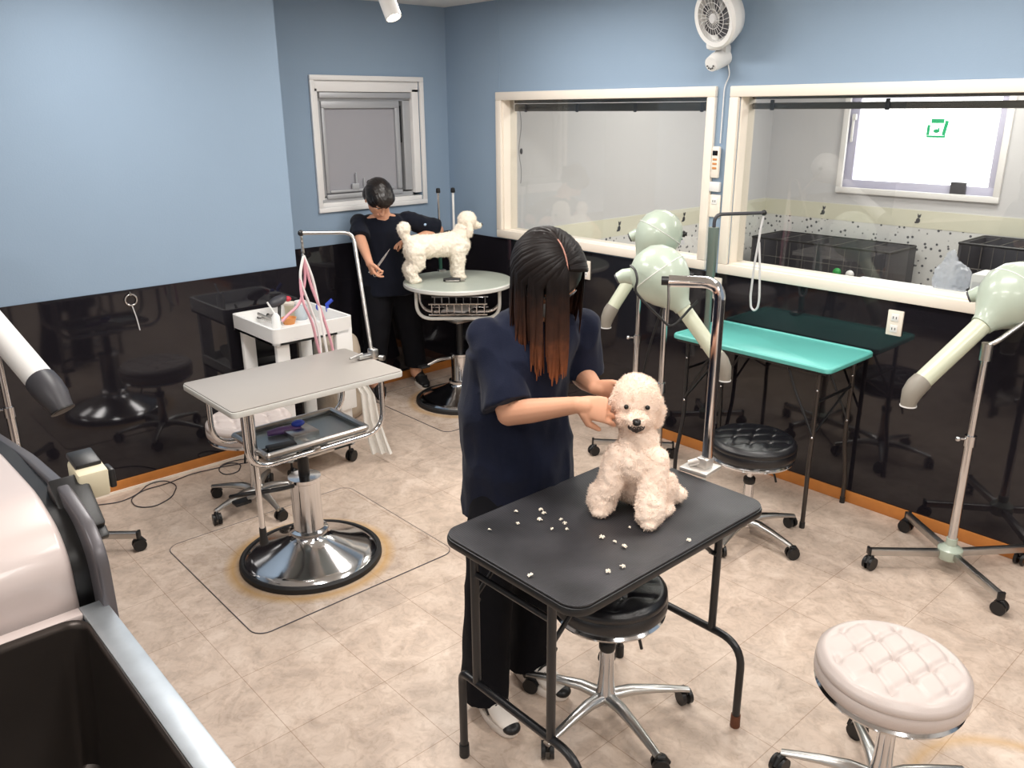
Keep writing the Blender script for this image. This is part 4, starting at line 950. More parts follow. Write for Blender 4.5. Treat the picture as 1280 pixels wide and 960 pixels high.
# towels on lower shelf, hanging white cloth
def cloth(nm, lb, pts, w, mm):
    m = MB(); n = 12; prev = None; rows = []
    for i, (p, wv) in enumerate(pts):
        p = V(p); wv = V(wv); row = []
        for k in range(n+1):
            t = k/n-.5; off = V((.0, 0, 0)) + wv.cross(V((0, 0, 1)))*(.14*sin(t*15+i*.4))
            row.append(p + wv*t*1. + off)
        rows.append(row)
    th = .006
    for sgn in (0, 1):
        vs = [[m.bm.verts.new(q + V((.6, -.6, .3)).normalized()*(-th*sgn)) for q in row] for row in rows]
        for i in range(len(vs)-1):
            for k in range(n): m.bm.faces.new((vs[i][k], vs[i][k+1], vs[i+1][k+1], vs[i+1][k]) if sgn == 0 else (vs[i][k], vs[i+1][k], vs[i+1][k+1], vs[i][k+1]))
    o = build(nm, m, M[mm]); return o
wv = (.05, .06, 0)
tag(cloth('towel', 'white cloth draped off the lower shelf of the trolley towards the floor', [((KX+.20, KY+.22, .44), wv), ((KX+.25, KY+.25, .46), wv), ((KX+.28, KY+.27, .40), wv), ((KX+.29, KY+.28, .25), (.06, .07, 0)), ((KX+.31, KY+.30, .12), (.07, .08, 0)), ((KX+.33, KY+.31, .05), (.075, .085, 0))], .1, 'towel'), 'white cloth draped off the lower shelf of the trolley towards the floor', 'towel')
m = MB(); m.loft([((KX+.0, KY-.12, .53), (.15, 0, 0), (0, 0, .05)), ((KX+.0, KY+.12, .53), (.15, 0, 0), (0, 0, .045))], 24); m = remesh(m, .008, 2, lambda c, n: .006*noise.noise(c*20))
tag(build('folded_towel', m, M['towel']), 'rolled white towel lying on the middle shelf of the trolley', 'towel')
# beige bag behind the trolley
P = onx(430, 430, -4.55)
m = MB(); m.loft([((-4.52, 2.56, zz_), (a_, 0, 0), (0, a_, 0)) for zz_, a_ in ((0, .13), (.05, .16), (.25, .17), (.42, .16), (.52, .13), (.57, .07))], 28); m = remesh(m, .012, 2, lambda c, n: .015*noise.noise(c*9))
tag(build('cloth_sack', m, M['beigecloth']), 'tall beige cloth sack standing in the corner behind the trolley', 'sack')
# ------------------------------------------------------------------ sink tub at lower left
S0, SZ = -1.86, .85
r = thing('wash_tub', 'stainless steel dog wash tub with bright rim in the lower left corner', 'sink', (-.9, .05, 0))
x0, x1, y0, y1 = -1.835, .25, -.60, .4
m = MB(); hx0, hx1, hy0, hy1 = -1.80, .15, -.5, .345
oo = [(x0, y0), (x1, y0), (x1, y1), (x0, y1)]; ii = rrect((hx0+hx1)/2, (hy0+hy1)/2, hx1-hx0, hy1-hy0, .05, 6)
m.box(((x0+x1)/2, (hy1+y1)/2, SZ-.008), (x1-x0, y1-hy1, .016), .003); build('front_rim', m, M['galv'], r)
m = MB(); m.box(((x0+hx0)/2, (y0+hy1)/2, SZ-.008), (hx0-x0, hy1-y0, .016), .003); build('end_rim', m, M['pinkwhite'], r)
m = MB(); m.box(((x0+x1)/2, (y0+hy0)/2, SZ-.008), (x1-x0, hy0-y0, .016), .003); m.box(((x1+hx1)/2, (hy0+hy1)/2, SZ-.008), (x1-hx1, hy1-hy0, .016), .003); build('back_rim', m, M['galv'], r)
m = MB(); lv = []
for (ins, z, rr) in ((0, SZ-.001, .05), (.004, SZ-.02, .05), (.03, .50, .05), (.045, .48, .05)):
    o = rrect((hx0+hx1)/2, (hy0+hy1)/2, hx1-hx0-2*ins, hy1-hy0-2*ins, rr, 6); lv.append([m.bm.verts.new((p[0], p[1], z)) for p in o])
n = len(lv[0])
for a in range(3):
    for k in range(n): m.bm.faces.new((lv[a][k], lv[a][(k+1) % n], lv[a+1][(k+1) % n], lv[a+1][k]))
m.bm.faces.new(lv[-1]); 
b = build('basin', m, M['darksteel'], r, recalc=False)
sol = b.modifiers.new('thickness', 'SOLIDIFY'); sol.thickness = .004; sol.offset = 1
# low divider ridge and drain in the basin floor
build('ledge', MB().box(((hx0+hx1)/2-.35, 0-.05, .515), (.02, hy1-hy0-.12, .07), .008), M['darksteel'], r)
m = MB(); m.lathe([(0, .486), (.03, .486), (.045, .49), (.05, .486), (0, .482)], T(-1.0, .05, 0), 24); build('drain', m, M['chrome'], r)
m = MB(); m.box(((x0+x1)/2, y1-.015, .42), (x1-x0-.02, .012, .83), .003); m.box((x0+.01, (y0+y1)/2, .42), (.012, y1-y0-.04, .83), .003); build('cabinet_side', m, M['galv'], r)

# pinkish white rounded drying cabinet beyond it
r = thing('drying_cabinet', 'pinkish white rounded pet drying cabinet with dark door rim beyond the wash tub', 'cabinet', (-2.5, 0, 0))
def prof(pts, zb_, xl):
    top = fillet([(p[0], 0, p[1]) for p in pts], .06, 5)
    return [(xl, zb_), (pts[0][0], zb_)]+[(p.x, p.z) for p in top]
PB = [(-1.857, .80), (-1.860, .955), (-1.925, 1.018), (-2.078, 1.048), (-2.473, 1.028), (-3.0, .95)]
PD = [(-1.797, .80), (-1.797, .975), (-1.858, 1.032), (-2.025, 1.060), (-2.376, 1.030), (-3.0, .93)]
def extr(o, ya, yb, bev=0.):
    m = MB(); b = bmesh.new(); vs = [b.verts.new((p[0], ya, p[1])) for p in o]; f = b.faces.new(vs); rr = bmesh.ops.extrude_face_region(b, geom=[f])
    bmesh.ops.translate(b, vec=(0, yb-ya, 0), verts=[g for g in rr['geom'] if isinstance(g, bmesh.types.BMVert)]); bmesh.ops.recalc_face_normals(b, faces=b.faces)
    if bev:
        es = [e for e in b.edges if abs(e.verts[0].co.y-e.verts[1].co.y) < 1e-6]; bmesh.ops.bevel(b, geom=es, offset=bev, segments=3, affect='EDGES', profile=.5)
    m._merge(b, Matrix()); return m
build('shell', extr(prof(PB, .10, -3.0), -.55, .355, .015), M['pinkwhite'], r, ang=50)
m = MB(); pr = prof(PB, .10, -3.0)[1:]; m.tube([(p[0]+.002, .19, p[1]+.001) for p in pr[1:]], .0018, 6); build('panel_seam', m, M['creamtrim'], r)
build('dark_gap', extr(prof([(x-.012, z-.012) for x, z in PB], .10, -3.0), .3552, .388), M['blackplastic'], r)
build('door_rim', extr(prof(PD, .30, -3.0), .388, .416, .006), M['greyrim'], r, ang=50)
P = ony(93, 637, .415)+V((.012, 0, .012))
m = MB(); m.box((P.x, .417, P.z), (.15, .085, .05), .008, rotm('Y', radians(40))); lt_ = build('latch', m, M['blackplastic'], r)
m = MB(); m.box((P.x+.065, .445, P.z-.055), (.03, .03, .02), .004, rotm('Y', radians(40))); build('latch_tab', m, M['blackplastic'], lt_)
P = ony(100, 713, .38); m = MB(); m.box((P.x, .385, P.z), (.018, .03, .02), .003); build('hinge', m, M['steel'], r)
P = ony(110, 590, .47)
m = MB(); m.box((P.x, .47, P.z-.015), (.09, .07, .075), .008, rotm('Y', .15)); cb = build('control_box', m, M['beige'], r)
m = MB(); m.box((P.x-.02, .47, P.z+.028), (.08, .06, .016), .005, rotm('Y', .15)); m.box((P.x+.01, .515, P.z-.02), (.05, .016, .05), .005); build('clip', m, M['blackplastic'], cb)

# cables on floor by the left wall
def cable(pts, lb, rr=.0028, mm='darkgrey'):
    tag(build('floor_cable', MB().tube(fillet([onz(u, v, .004) for u, v in pts], .05, 5), rr, 6), M[mm]), lb, 'cable')
cable([(115, 632), (150, 628), (172, 618), (185, 605), (205, 600), (222, 606), (215, 622), (192, 634), (170, 634), (162, 624), (180, 612), (205, 606), (240, 592), (280, 583), (310, 578)], 'thin grey cable coiled on the floor along the left orange baseboard')
cable([(275, 583), (288, 578), (302, 580), (298, 590), (282, 594), (272, 588), (278, 580), (300, 574), (325, 572)], 'thin grey cable loop on the floor near the white stool under the grey table')
# ring hanging on the left panel
P = onx(164, 375, XP+.014)
r = thing('wall_ring', 'small silver ring and cord hanging on the dark panel at the left', 'ring', (P.x, P.y, P.z))
m = MB(); R_ = .028; m.tube([(P.x, P.y+R_*cos(2*pi*k/24), P.z+R_*sin(2*pi*k/24)) for k in range(25)], .004, 8); build('hoop', m, M['chrome'], r)
build('hook', MB().tube([(P.x-.012, P.y, P.z+.04), (P.x+.004, P.y, P.z+.034), (P.x+.002, P.y, P.z+.022)], .004, 8), M['steel'], r)
m = MB().tube([(P.x, P.y, P.z-.028), (P.x, P.y+.012, P.z-.09), (P.x, P.y+.02, P.z-.16)], .003, 6); build('cord', m, M['greywall'], r)
# ------------------------------------------------------------------ people and dogs
def seg(m, pts, rs): m.chain(pts, rs)
def hand(m, wrist, d, palm_n, size=1., curl=(.5, .7, .6, .5), side=1, thumb_in=.4):
    """palm plus five separate curled fingers; d = direction of fingers, palm_n = direction the palm faces, side = +1 thumb on +(d x palm_n)"""
    d = V(d).normalized(); pn = V(palm_n); pn = (pn-d*pn.dot(d)).normalized(); s = d.cross(pn).normalized()*side
    w = V(wrist); L = .088*size
    m.chain([w, w+d*.02], [.024*size, .025*size], 14)
    rg = []
    for t, a, b in ((0., .024, .018), (.3, .032, .017), (.7, .039, .015), (1., .038, .012)):
        rg.append((w+d*(t*L), s*a*size, pn*b*size))
    m.loft(rg, 20)
    for i in range(4):
        off = (.0285-.019*i)*size; base = w+d*(L*(.98-.05*abs(i-1.3)))+s*off
        ln = (.070, .078, .072, .056)[i]*size; a = 0.; p = base-d*.012; pts = [p]; rr = [.0095*size]
        for j, f in enumerate((.45, .32, .23)):
            a += curl[i]*(.75, 1.1, .8)[j]
            dd = (d*cos(a)+pn*sin(a)+s*(.06*(1.2-i))).normalized(); p = p+dd*ln*f*1.08; pts.append(p); rr.append((.0088, .0080, .0068)[j]*size)
        m.chain(pts, rr, 10)
    b0 = w+d*(L*.22)+s*.022*size; dt = (d*.62+s*.6+pn*thumb_in).normalized()
    b1 = b0+dt*.038*size; dt2 = (d*.85+s*.15+pn*(thumb_in+.1)).normalized(); b2 = b1+dt2*.03*size; b3 = b2+(dt2+pn*.15).normalized()*.024*size
    m.chain([b0, b1, b2, b3], [.0135*size, .011*size, .0095*size, .0075*size], 10)
def head_piece(m, X, s=1.):
    """head in local frame: x forward, y left, z up, origin at skull centre"""
    Mo = m.M; m.M = Mo @ X @ Matrix.Scale(s, 4)
    m.ell((-.008, 0, .022), (.094, .076, .086), nu=24, nv=18)
    m.ell((.022, 0, -.030), (.066, .060, .078), nu=24, nv=16)
    m.ell((.052, 0, -.082), (.034, .032, .024)); m.ell((.034, 0, -.07), (.045, .048, .03))
    for sy in (-1, 1):
        m.ell((.055, sy*.030, -.022), (.024, .022, .022)); m.ell((-.002, sy*.074, -.018), (.014, .007, .026), rotm('X', sy*.15)); m.ell((.072, sy*.028, .018), (.016, .024, .008))
    m.chain([(.086, 0, .008), (.100, 0, -.012), (.108, 0, -.030)], [.0075, .009, .0115], 12)
    for sy in (-1, 1): m.ell((.097, sy*.010, -.034), (.009, .0065, .007))
    m.ell((.086, 0, -.056), (.014, .024, .0065)); m.ell((.085, 0, -.067), (.014, .020, .007))
    m.M = Mo
def eyes(parent, X, s=1.):
    for sy in (-1, 1):
        m = MB(); m.M = X @ Matrix.Scale(s, 4); m.ell((.0705, sy*.030, -.002), (.013, .0135, .0125)); e = build('eye', m, M['white'], parent)
        m = MB(); m.M = X @ Matrix.Scale(s, 4); m.ell((.0805, sy*.029, -.005), (.004, .006, .005)); build('iris', m, M['eyeblack'], e)
        m = MB(); m.M = X @ Matrix.Scale(s, 4); m.tube([(.084, sy*.014, .004), (.0865, sy*.03, .0075), (.078, sy*.046, .004)], [.002, .003, .0015], 8); build('eyelash', m, M['hairblack'], e)
        m = MB(); m.M = X @ Matrix.Scale(s, 4); m.tube([(.094, sy*.012, .024), (.092, sy*.03, .030), (.080, sy*.05, .024)], [.002, .0035, .0015], 8); build('eyebrow', m, M['hairblack'], parent)
    m = MB(); m.M = X @ Matrix.Scale(s, 4); m.ell((.0955, 0, -.0565), (.005, .019, .0042)); m.ell((.0945, 0, -.065), (.005, .016, .005)); build('lips', m, mat('lips', 'b8685c', .45), parent)
def wrink(amp, f=14, seed=0.):
    def g(c, n):
        q = V((c.x*f+seed, c.y*f, c.z*f*.55)); a = noise.noise(q); b = noise.noise(q*2.3)
        return amp*(abs(a)*-1.6+.4) + amp*.4*b
    return g
def head_frame(c, yaw, pitch, roll=0.):
    """yaw: facing azimuth, pitch: >0 looks down"""
    return T(*c) @ rotm('Z', yaw) @ rotm('Y', pitch) @ rotm('X', roll)
def shoe(c, yaw, parent, L=.245, upm='shoewhite', lacem='blackplastic'):
    X = T(c[0], c[1], 0) @ rotm('Z', yaw)
    m = MB(); m.M = X; n = 24
    def outline(k, w=1.): 
        a = 2*pi*k/n; x = cos(a)*L/2; y = sin(a)*(.042+.006*cos(a))*w; return x, y
    rg = []
    for z, g in ((0, .96), (.004, 1.), (.024, 1.02), (.030, .98)):
        rg.append([m.bm.verts.new(m.M @ V((outline(k)[0]*g, outline(k)[1]*g, z+(.008*max(0, cos(2*pi*k/n))**4 if z > 0 else .004*max(0, cos(2*pi*k/n))**4)))) for k in range(n)])
    for i in range(3):
        for k in range(n): m.bm.faces.new((rg[i][k], rg[i][(k+1) % n], rg[i+1][(k+1) % n], rg[i+1][k]))
    m.bm.faces.new(rg[0][::-1]); m.bm.faces.new(rg[-1]); s = build('sole', m, M['shoewhite'], parent)
    m = MB(); m.M = X
    rings = []
    for x, w, h, z in ((-L*.46, .026, .02, .05), (-L*.40, .034, .036, .058), (-L*.22, .036, .042, .066), (0, .038, .034, .056), (L*.2, .041, .026, .046), (L*.36, .036, .020, .040), (L*.46, .02, .012, .034)):
        rings.append(((x, 0, z), (0, w, 0), (0, 0, h)))
    m.loft(rings, 20); m.ell((-L*.27, 0, .085), (.045, .034, .03)); m = remesh(m, .004, 1)
    u = build('upper', m, M[upm], s)
    for k in range(4):
        m = MB(); m.M = X; x = L*(.06+.075*k); z = .086-.011*k; m.tube([(x-.004, -.030, z-.022), (x, -.015, z-.003), (x, .015, z-.003), (x-.004, .030, z-.022)], .006, 8, rx=.5); build('lace', m, M[lacem], s)
    for sy in (-1, 1):
        m = MB(); m.M = X; m.tube([(-L*.16, sy*.040, .040), (-L*.02, sy*.041, .066), (L*.10, sy*.040, .040)], [.009, .009, .006], 8, rx=.5); build('side_stripe', m, M['blackplastic'], s)
    m = MB(); m.M = X; m.ell((-L*.33, 0, .075), (.05, .037, .036)); build('heel_cap', m, M['blackplastic'], s)
    m = MB(); m.M = X; m.ell((L*.42, 0, .032), (.028, .030, .018)); build('toe_cap', m, M['blackplastic'], s)
    return s

# ---- front groomer
P1 = thing('person', 'person', 'person', (-1.72, 1.56, 0))
tag(P1, 'person with long ombre hair in navy top leaning over the near black grooming table', 'person')
lat = V((.41, .91, 0)).normalized(); fw = V((.91, -.41, 0)).normalized(); up = V((0, 0, 1))
hip = V((-1.81, 1.655, .86)); wai = V((-1.815, 1.635, 1.02)); che = V((-1.79, 1.65, 1.20)); sho = V((-1.785, 1.70, 1.285)); nek = V((-1.755, 1.705, 1.345)); hc = V((-1.715, 1.69, 1.437))
RS, LS = sho-lat*.155+V((0, 0, -.030)), sho+lat*.155+V((0, 0, -.030))
DOGC = V((-1.405, 1.734, 1.11))
RE = atd(636, 517, (-1.72, 1.52, 1.06)); RH = atd(722, 506, V((-1.465, 1.565, 1.1))); LE = atd(728, 470, V((-1.66, 1.95, 1.09))); LH = atd(744, 484, V((-1.50, 1.84, 1.13)))
RF, LF = V((-1.705, 1.452, 0)), V((-1.735, 1.668, 0))
HX1 = head_frame(hc, math.atan2(.05, 1.)-.25, radians(48), radians(6))
m = MB()
m.loft([(hip+up*-.03, lat*.11, fw*.08), (wai, lat*.11, fw*.08), (che, lat*.15, fw*.10), (sho, lat*.14, fw*.07), (nek-up*.02, lat*.055, fw*.05)], 28)
m.chain([nek-up*.05, nek, nek+(hc-nek)*.6], [.056, .050, .052]); head_piece(m, HX1, 1.0)
for S, E, H in ((RS, RE, RH), (LS, LE, LH)):
    m.chain([S-up*.006, S.lerp(E, .5), E], [.040, .040, .036]); m.chain([E, E.lerp(H, .35), H], [.037, .036, .0235])
d1 = (atd(764, 514, V((-1.455, 1.60, 1.09)))-RH).normalized(); hand(m, RH, d1, V((-.35, .85, -.5)), .95, (.35, .5, .7, .9), side=-1)
d2 = (DOGC+V((-.02, .06, .0))-LH).normalized(); hand(m, LH, d2, V((.2, -.9, -.2)), .92, (.4, .5, .6, .7), side=1)
for S, Fo in ((-1, RF), (1, LF)):
    h0 = hip+lat*(S*.085)-up*.05; kn = V((Fo.x-.035, Fo.y+S*.005, .46)).lerp(V((h0.x, h0.y, .46)), .4); an = V((Fo.x-.06, Fo.y, .09))
    m.chain([h0-up*.03, kn, an], [.062, .052, .042]); m.chain([an, an+V((.03, 0, -.03))], [.04, .03])
m = remesh(m, .0038, 2); build('body', m, M['skin'], P1, ang=80)
eyes(P1, HX1)
# scrub top
m = MB()
m.loft([(hip-up*.21-fw*.02, lat*.186, fw*.132), (hip-up*.05, lat*.184, fw*.132), (hip, lat*.180, fw*.130), (wai, lat*.178, fw*.122), (wai.lerp(che, .55), lat*.168, fw*.126), (che, lat*.176, fw*.122), (sho-up*.01, lat*.160, fw*.096), (sho+up*.028, lat*.105, fw*.070), (nek-up*.028, lat*.068, fw*.060)], 36)
for S, E, s in ((RS, RE, -1), (LS, LE, 1)):
    e = S.lerp(E, .90); ax = (E-S).normalized(); a = ax.cross(up).normalized(); b = a.cross(ax)
    m.ell(S+ax*.008, (.062, .062, .058)); m.loft([(S+ax*.0, a*.058, b*.062), (S.lerp(e, .5), a*.066, b*.070), (e, a*.074, b*.080)], 28)
m = remesh(m, .006, 3, wrink(.011, 11)); build('scrub_top', m, M['shirt'], P1, ang=80)
# trousers
m = MB()
for S, Fo in ((-1, RF), (1, LF)):
    h0 = hip+lat*(S*.08)-up*.04; kn = V((Fo.x-.04, Fo.y, .46)).lerp(V((h0.x, h0.y, .46)), .35); an = V((Fo.x-.055, Fo.y, .11))
    rg = []
    for t in range(9):
        k = t/8; q = h0.lerp(kn, k*2) if k < .5 else kn.lerp(an, k*2-1); w_ = (.072, .080, .086, .087, .080, .078, .078, .080, .082)[t]
        rg.append((q, V((w_, 0, 0)), V((0, w_*.95, 0))))
    rg.append((V((an.x, an.y, .062)), V((.086, 0, 0)), V((0, .078, 0)))); m.loft(rg, 24)
m.ell(hip-up*.09, (.09, .12, .09)); m = remesh(m, .007, 3, wrink(.009, 9, 3.)); build('trousers', m, M['trouser'], P1, ang=80)
shoe((RF.x+.0, RF.y, 0), math.radians(-12), P1); shoe((LF.x+.015, LF.y+.0, 0), math.radians(4), P1)
# hair
def hair_mesh(X, R, part, cap=True, n_l=180, drop=(.16, .30), wid=.010, seed=3, a0=22):
    rnd = random.Random(seed); bm = bmesh.new(); lay = bm.verts.layers.float.new('along')
    Xr = X.to_3x3(); c0 = X @ V((0, 0, 0))
    rx, ry, rz = R
    def surf(p):  # project local point direction to ellipsoid
        d = V(p).normalized(); k = 1/math.sqrt((d.x/rx)**2+(d.y/ry)**2+(d.z/rz)**2); return d*k
    for i in range(n_l):
        t = (i+rnd.random())/n_l; sd_ = -1 if i % 2 else 1
        px = part(t); y0 = sd_*.004; p0 = V((px[0], px[1]+y0, px[2]))
        # target azimuth on the skull: from the parting to this side, spread backward/forward
        az = sd_*radians((a0 if sd_ < 0 else 104)+(172-(a0 if sd_ < 0 else 104))*(t**.75)+rnd.uniform(-9, 9))   # 0 = forward, 180 = back
        tgt = V((cos(az), sin(az), -.55))
        pts = []; lift = rnd.uniform(1.0, 1.05)
        for k in range(9):
            u = k/8; q = surf(p0.normalized()*(1-u)+tgt.normalized()*u)*lift; w_ = X @ q; nrm = (Xr @ V((q.x/rx**2, q.y/ry**2, q.z/rz**2))).normalized()
            pts.append(w_)
            if nrm.z < .08 and k > 1: break
        last = pts[-1]; dr = drop(az, t, rnd) if callable(drop) else rnd.uniform(*drop)
        ns = 7; out = V((last.x-c0.x, last.y-c0.y, 0)); out = out.normalized() if out.length > 1e-4 else out
        sway = V((rnd.uniform(-.012, .012), rnd.uniform(-.012, .012), 0))
        inw = -out*rnd.uniform(.0, .022)
        for k in range(1, ns+1):
            u = k/ns; pts.append(last+V((0, 0, -dr*u))+inw*(u**1.3)+sway*u)
        N = len(pts); zt_ = c0.z+.02; 
        wv = wid*rnd.uniform(.8, 1.3); prev = None; nn = 6
        ref = out.cross(V((0, 0, 1)))
        for k, p in enumerate(pts):
            a = (pts[min(k+1, N-1)]-pts[max(k-1, 0)]).normalized(); nr = (p-c0); nr = (nr-a*nr.dot(a)).normalized(); b = a.cross(nr)
            tp = min(1., .45+k*.25)*(1-.86*max(0, (k-(N-4))/3)**1.5); ring = []
            for j in range(nn):
                an = 2*pi*j/nn; v = bm.verts.new(p + b*(cos(an)*wv*tp) + nr*(sin(an)*wv*.38*tp)); 
                v[lay] = max(0, min(1.05, (zt_-p.z)/.40))+.0; ring.append(v)
            if prev:
                for j in range(nn): bm.faces.new((prev[j], prev[(j+1) % nn], ring[(j+1) % nn], ring[j]))
            else: bm.faces.new(ring[::-1])
            prev = ring
        bm.faces.new(prev)
    return bm
def part1(t):
    a = radians(52+92*t); return (.095*cos(a)*.98, .0 , .10*sin(a)+.012)
def drop1(az, t, rnd):
    a = math.degrees(az)
    if az < 0:   # her right side, towards the camera
        k = max(0, min(1, (abs(a)-25)/120)); return .295-.13*k+rnd.uniform(-.05, .02)
    return rnd.uniform(.10, .2) if a > 80 else rnd.uniform(.02, .06)
HX1h = HX1 @ T(-.006, 0, .012)
bm = hair_mesh(HX1h, (.126, .104, .108), part1, n_l=620, drop=drop1, wid=.0085)
mm_ = MB(); mm_.bm.free(); mm_.bm = bm
build('hair', mm_, hair_ombre(0, 1), P1, ang=80)
m = MB(); m.M = HX1; m.ell((-.018, 0, .030), (.108, .094, .094), nu=32, nv=24); m.ell((-.06, 0, -.02), (.075, .088, .085)); build('scalp', m, M['hairblack'], P1)
m = MB(); m.M = HX1h; m.tube([V(part1(t/8))*1.045 for t in range(0, 6)], .0022, 8); build('parting', m, mat('scalp_skin', 'a9786a', .6), P1)
m = MB(); m.M = HX1; m.ell((.085, 0, -.052), (.034, .046, .034), nu=20, nv=14); build('face_mask', m, M['whiteplastic'], P1)

# ---- fluffy dogs
def fur(m, vox, amp, fr, mt, name, parent, tufts=2600, tl=.007, seed=1):
    def g(c, n):
        return amp*(noise.noise(c*fr)+.6*noise.noise(c*fr*2.1)+.3*noise.noise(c*fr*4))
    m = remesh(m, vox, 2, g)
    rnd = random.Random(seed); bm = m.bm; bm.faces.ensure_lookup_table(); bm.normal_update(); fc = bm.faces[:]
    src = []
    for k in range(tufts):
        f = rnd.choice(fc); src.append((f.calc_center_median().copy(), f.normal.copy()))
    o = build(name, m, mt, parent, ang=80)
    t = MB()
    for c, n in src:
        a = n.cross(V((rnd.uniform(-1, 1), rnd.uniform(-1, 1), rnd.uniform(-1, 1)))).normalized(); b = n.cross(a)
        l = tl*rnd.uniform(.6, 1.5); w_ = tl*.2; tip = c+(n+a*rnd.uniform(-.5, .5)+b*rnd.uniform(-.5, .5)-up*.25).normalized()*l
        base = c-n*.001; vs = [base+a*w_, base-a*w_*.5+b*w_*.86, base-a*w_*.5-b*w_*.86, tip]
        t.add(vs, [(0, 1, 3), (1, 2, 3), (2, 0, 3)])
    build('coat', t, mt, o, ang=80)
    return o
# sitting dog on the near table
D1 = thing('dog', 'cream curly poodle sitting on the near black grooming table facing the camera', 'dog', (-1.39, 1.75, TZ))
fd1 = V((.50, -.86, 0)).normalized(); sd1 = V((.86, .50, 0)).normalized()
pR, pL = onz(752, 640, TZ), onz(812, 655, TZ); pR = V((pR.x, pR.y, TZ)); pL = V((pL.x, pL.y, TZ))
bc = V((-1.415, 1.775, TZ)); H1 = atd(795, 505, DOGC)
m = MB()
m.ell(bc+up*.08, (.078, .078, .080), nu=24, nv=16)                      # rump
m.chain([bc+up*.08, bc+fd1*.03+up*.15, bc+fd1*.045+up*.22], [.073, .070, .058], 18)
m.ell(bc+fd1*.055+up*.165, (.070, .068, .074), nu=20, nv=14)            # chest
m.chain([bc+fd1*.045+up*.22, H1-fd1*.01-up*.06], [.054, .050], 18)
for p, s in ((pR, -1), (pL, 1)):
    sh = bc+fd1*.065+sd1*(s*.050)+up*.17; m.chain([sh, p.lerp(sh, .5)+fd1*.012, p+up*.055], [.044, .040, .044], 16); m.ell(p+up*.036+fd1*.008, (.043, .043, .036)); m.ell(p+up*.017+fd1*.030, (.028, .026, .017))
for s in (-1, 1):
    q = bc+sd1*(s*.072)+fd1*.01; m.ell(q+up*.06, (.045, .055, .058)); m.ell(q+fd1*.035+sd1*(s*.012)+up*.018, (.032, .045, .018), rotm('Z', math.atan2(fd1.y, fd1.x)-pi/2))
m.chain([bc-fd1*.08+up*.05, bc-fd1*.12+up*.08], [.025, .035])
q = onz(842, 628, TZ); m.ell((q.x, q.y, TZ+.028), (.035, .04, .028))
b1 = fur(m, .0048, .0042, 42, M['fur1'], 'body', D1, 9000, .0052, 2)
hd = (V((.66, -.745, -.06))).normalized(); hs = hd.cross(up).normalized()*-1
X = frame(H1, hd, (0, 0, 1))        # local z = forward, x = up
hu = (up-hd*up.dot(hd)).normalized(); hl = hd.cross(hu).normalized()    # hl: toward image right?
m = MB()
m.ell(H1+up*.010, (.067, .067, .070), nu=28, nv=20); m.ell(H1+up*.026, (.064, .064, .062), nu=24, nv=18)
m.ell(H1-up*.026+hd*.016, (.058, .058, .048), nu=24, nv=16)
m.ell(H1+hd*.056-up*.018, (.036, .036, .027), nu=20, nv=14); m.ell(H1+hd*.072-up*.022, (.026, .026, .020))
for s in (-1, 1): m.chain([H1+hl*(s*.056)+up*.015, H1+hl*(s*.064)-up*.025-hd*.010, H1+hl*(s*.060)-up*.055-hd*.005], [.018, .021, .018], 14)
fur(m, .0045, .0032, 46, M['fur1'], 'head', D1, 7000, .0052, 3)
for s in (-1, 1):
    m = MB(); m.ell(H1+hd*.0665+hl*(s*.029)+up*.018, .0068); build('eye', m, M['eyeblack'], D1)
m = MB(); q = H1+hd*.098-up*.014; m.ell(q, (.0115, .0115, .009)); m.ell(q+up*.004-hd*.003, (.012, .012, .006)); build('nose', m, M['nose'], D1)
m = MB(); q = H1+hd*.080-up*.030
m.ell(q, (.020, .020, .010)); m.chain([q+hl*.016-up*.004, q+hd*.010-up*.007, q-hl*.016-up*.004], [.008, .010, .008], 10); m = remesh(m, .002, 1, lambda c, n: .0015*noise.noise(c*160)); build('mouth', m, M['muzzle'], D1)

# standing dog on the round table
D2 = thing('dog', 'white curly poodle standing in profile on the round pale table', 'dog', (-4.32, 3.22, RZ))
r2 = V((-4.373, 3.085, RZ)); f2 = V((-4.262, 3.354, RZ)); dd = (f2-r2); dd.z = 0; dd = dd.normalized(); ds = V((-dd.y, dd.x, 0))
bz = RZ+.225
m = MB()
rb, fb_ = r2+dd*.015, f2-dd*.0
RB, FB = V((rb.x, rb.y, bz)), V((fb_.x, fb_.y, bz))
m.chain([RB, RB.lerp(FB, .5)-up*.002, FB+up*.004], [.076, .074, .084], 20); m.ell(FB+dd*.02-up*.004, (.070, .070, .080))
m.chain([FB+dd*.01+up*.03, FB+dd*.05+up*.10], [.062, .052], 16)
HH = atd(575, 279, FB+dd*.08); HH = FB+dd*.075+up*.140
for s in (-1, 1):
    p = f2+ds*(s*.045)+dd*(.004*s); m.chain([V((p.x, p.y, bz-.03)), V((p.x, p.y, RZ+.10)), V((p.x, p.y, RZ+.028))], [.052, .041, .038], 14); m.ell(p+dd*.018+up*.016, (.032, .032, .016))
    p = r2+ds*(s*.048)-dd*(.012); m.chain([V((p.x, p.y, bz-.03))+dd*.02, V((p.x, p.y, RZ+.125))+dd*.028, V((p.x, p.y, RZ+.085))-dd*.018, V((p.x, p.y, RZ+.026))-dd*.002], [.064, .050, .038, .036], 14); m.ell(p+dd*.02+up*.015, (.032, .032, .015))
m.chain([RB-dd*.05+up*.04, RB-dd*.07+up*.09], [.028, .034]); m.ell(RB-dd*.070+up*.118, (.044, .044, .046))
fur(m, .0055, .0060, 42, M['fur2'], 'body', D2, 4500, .008, 5)
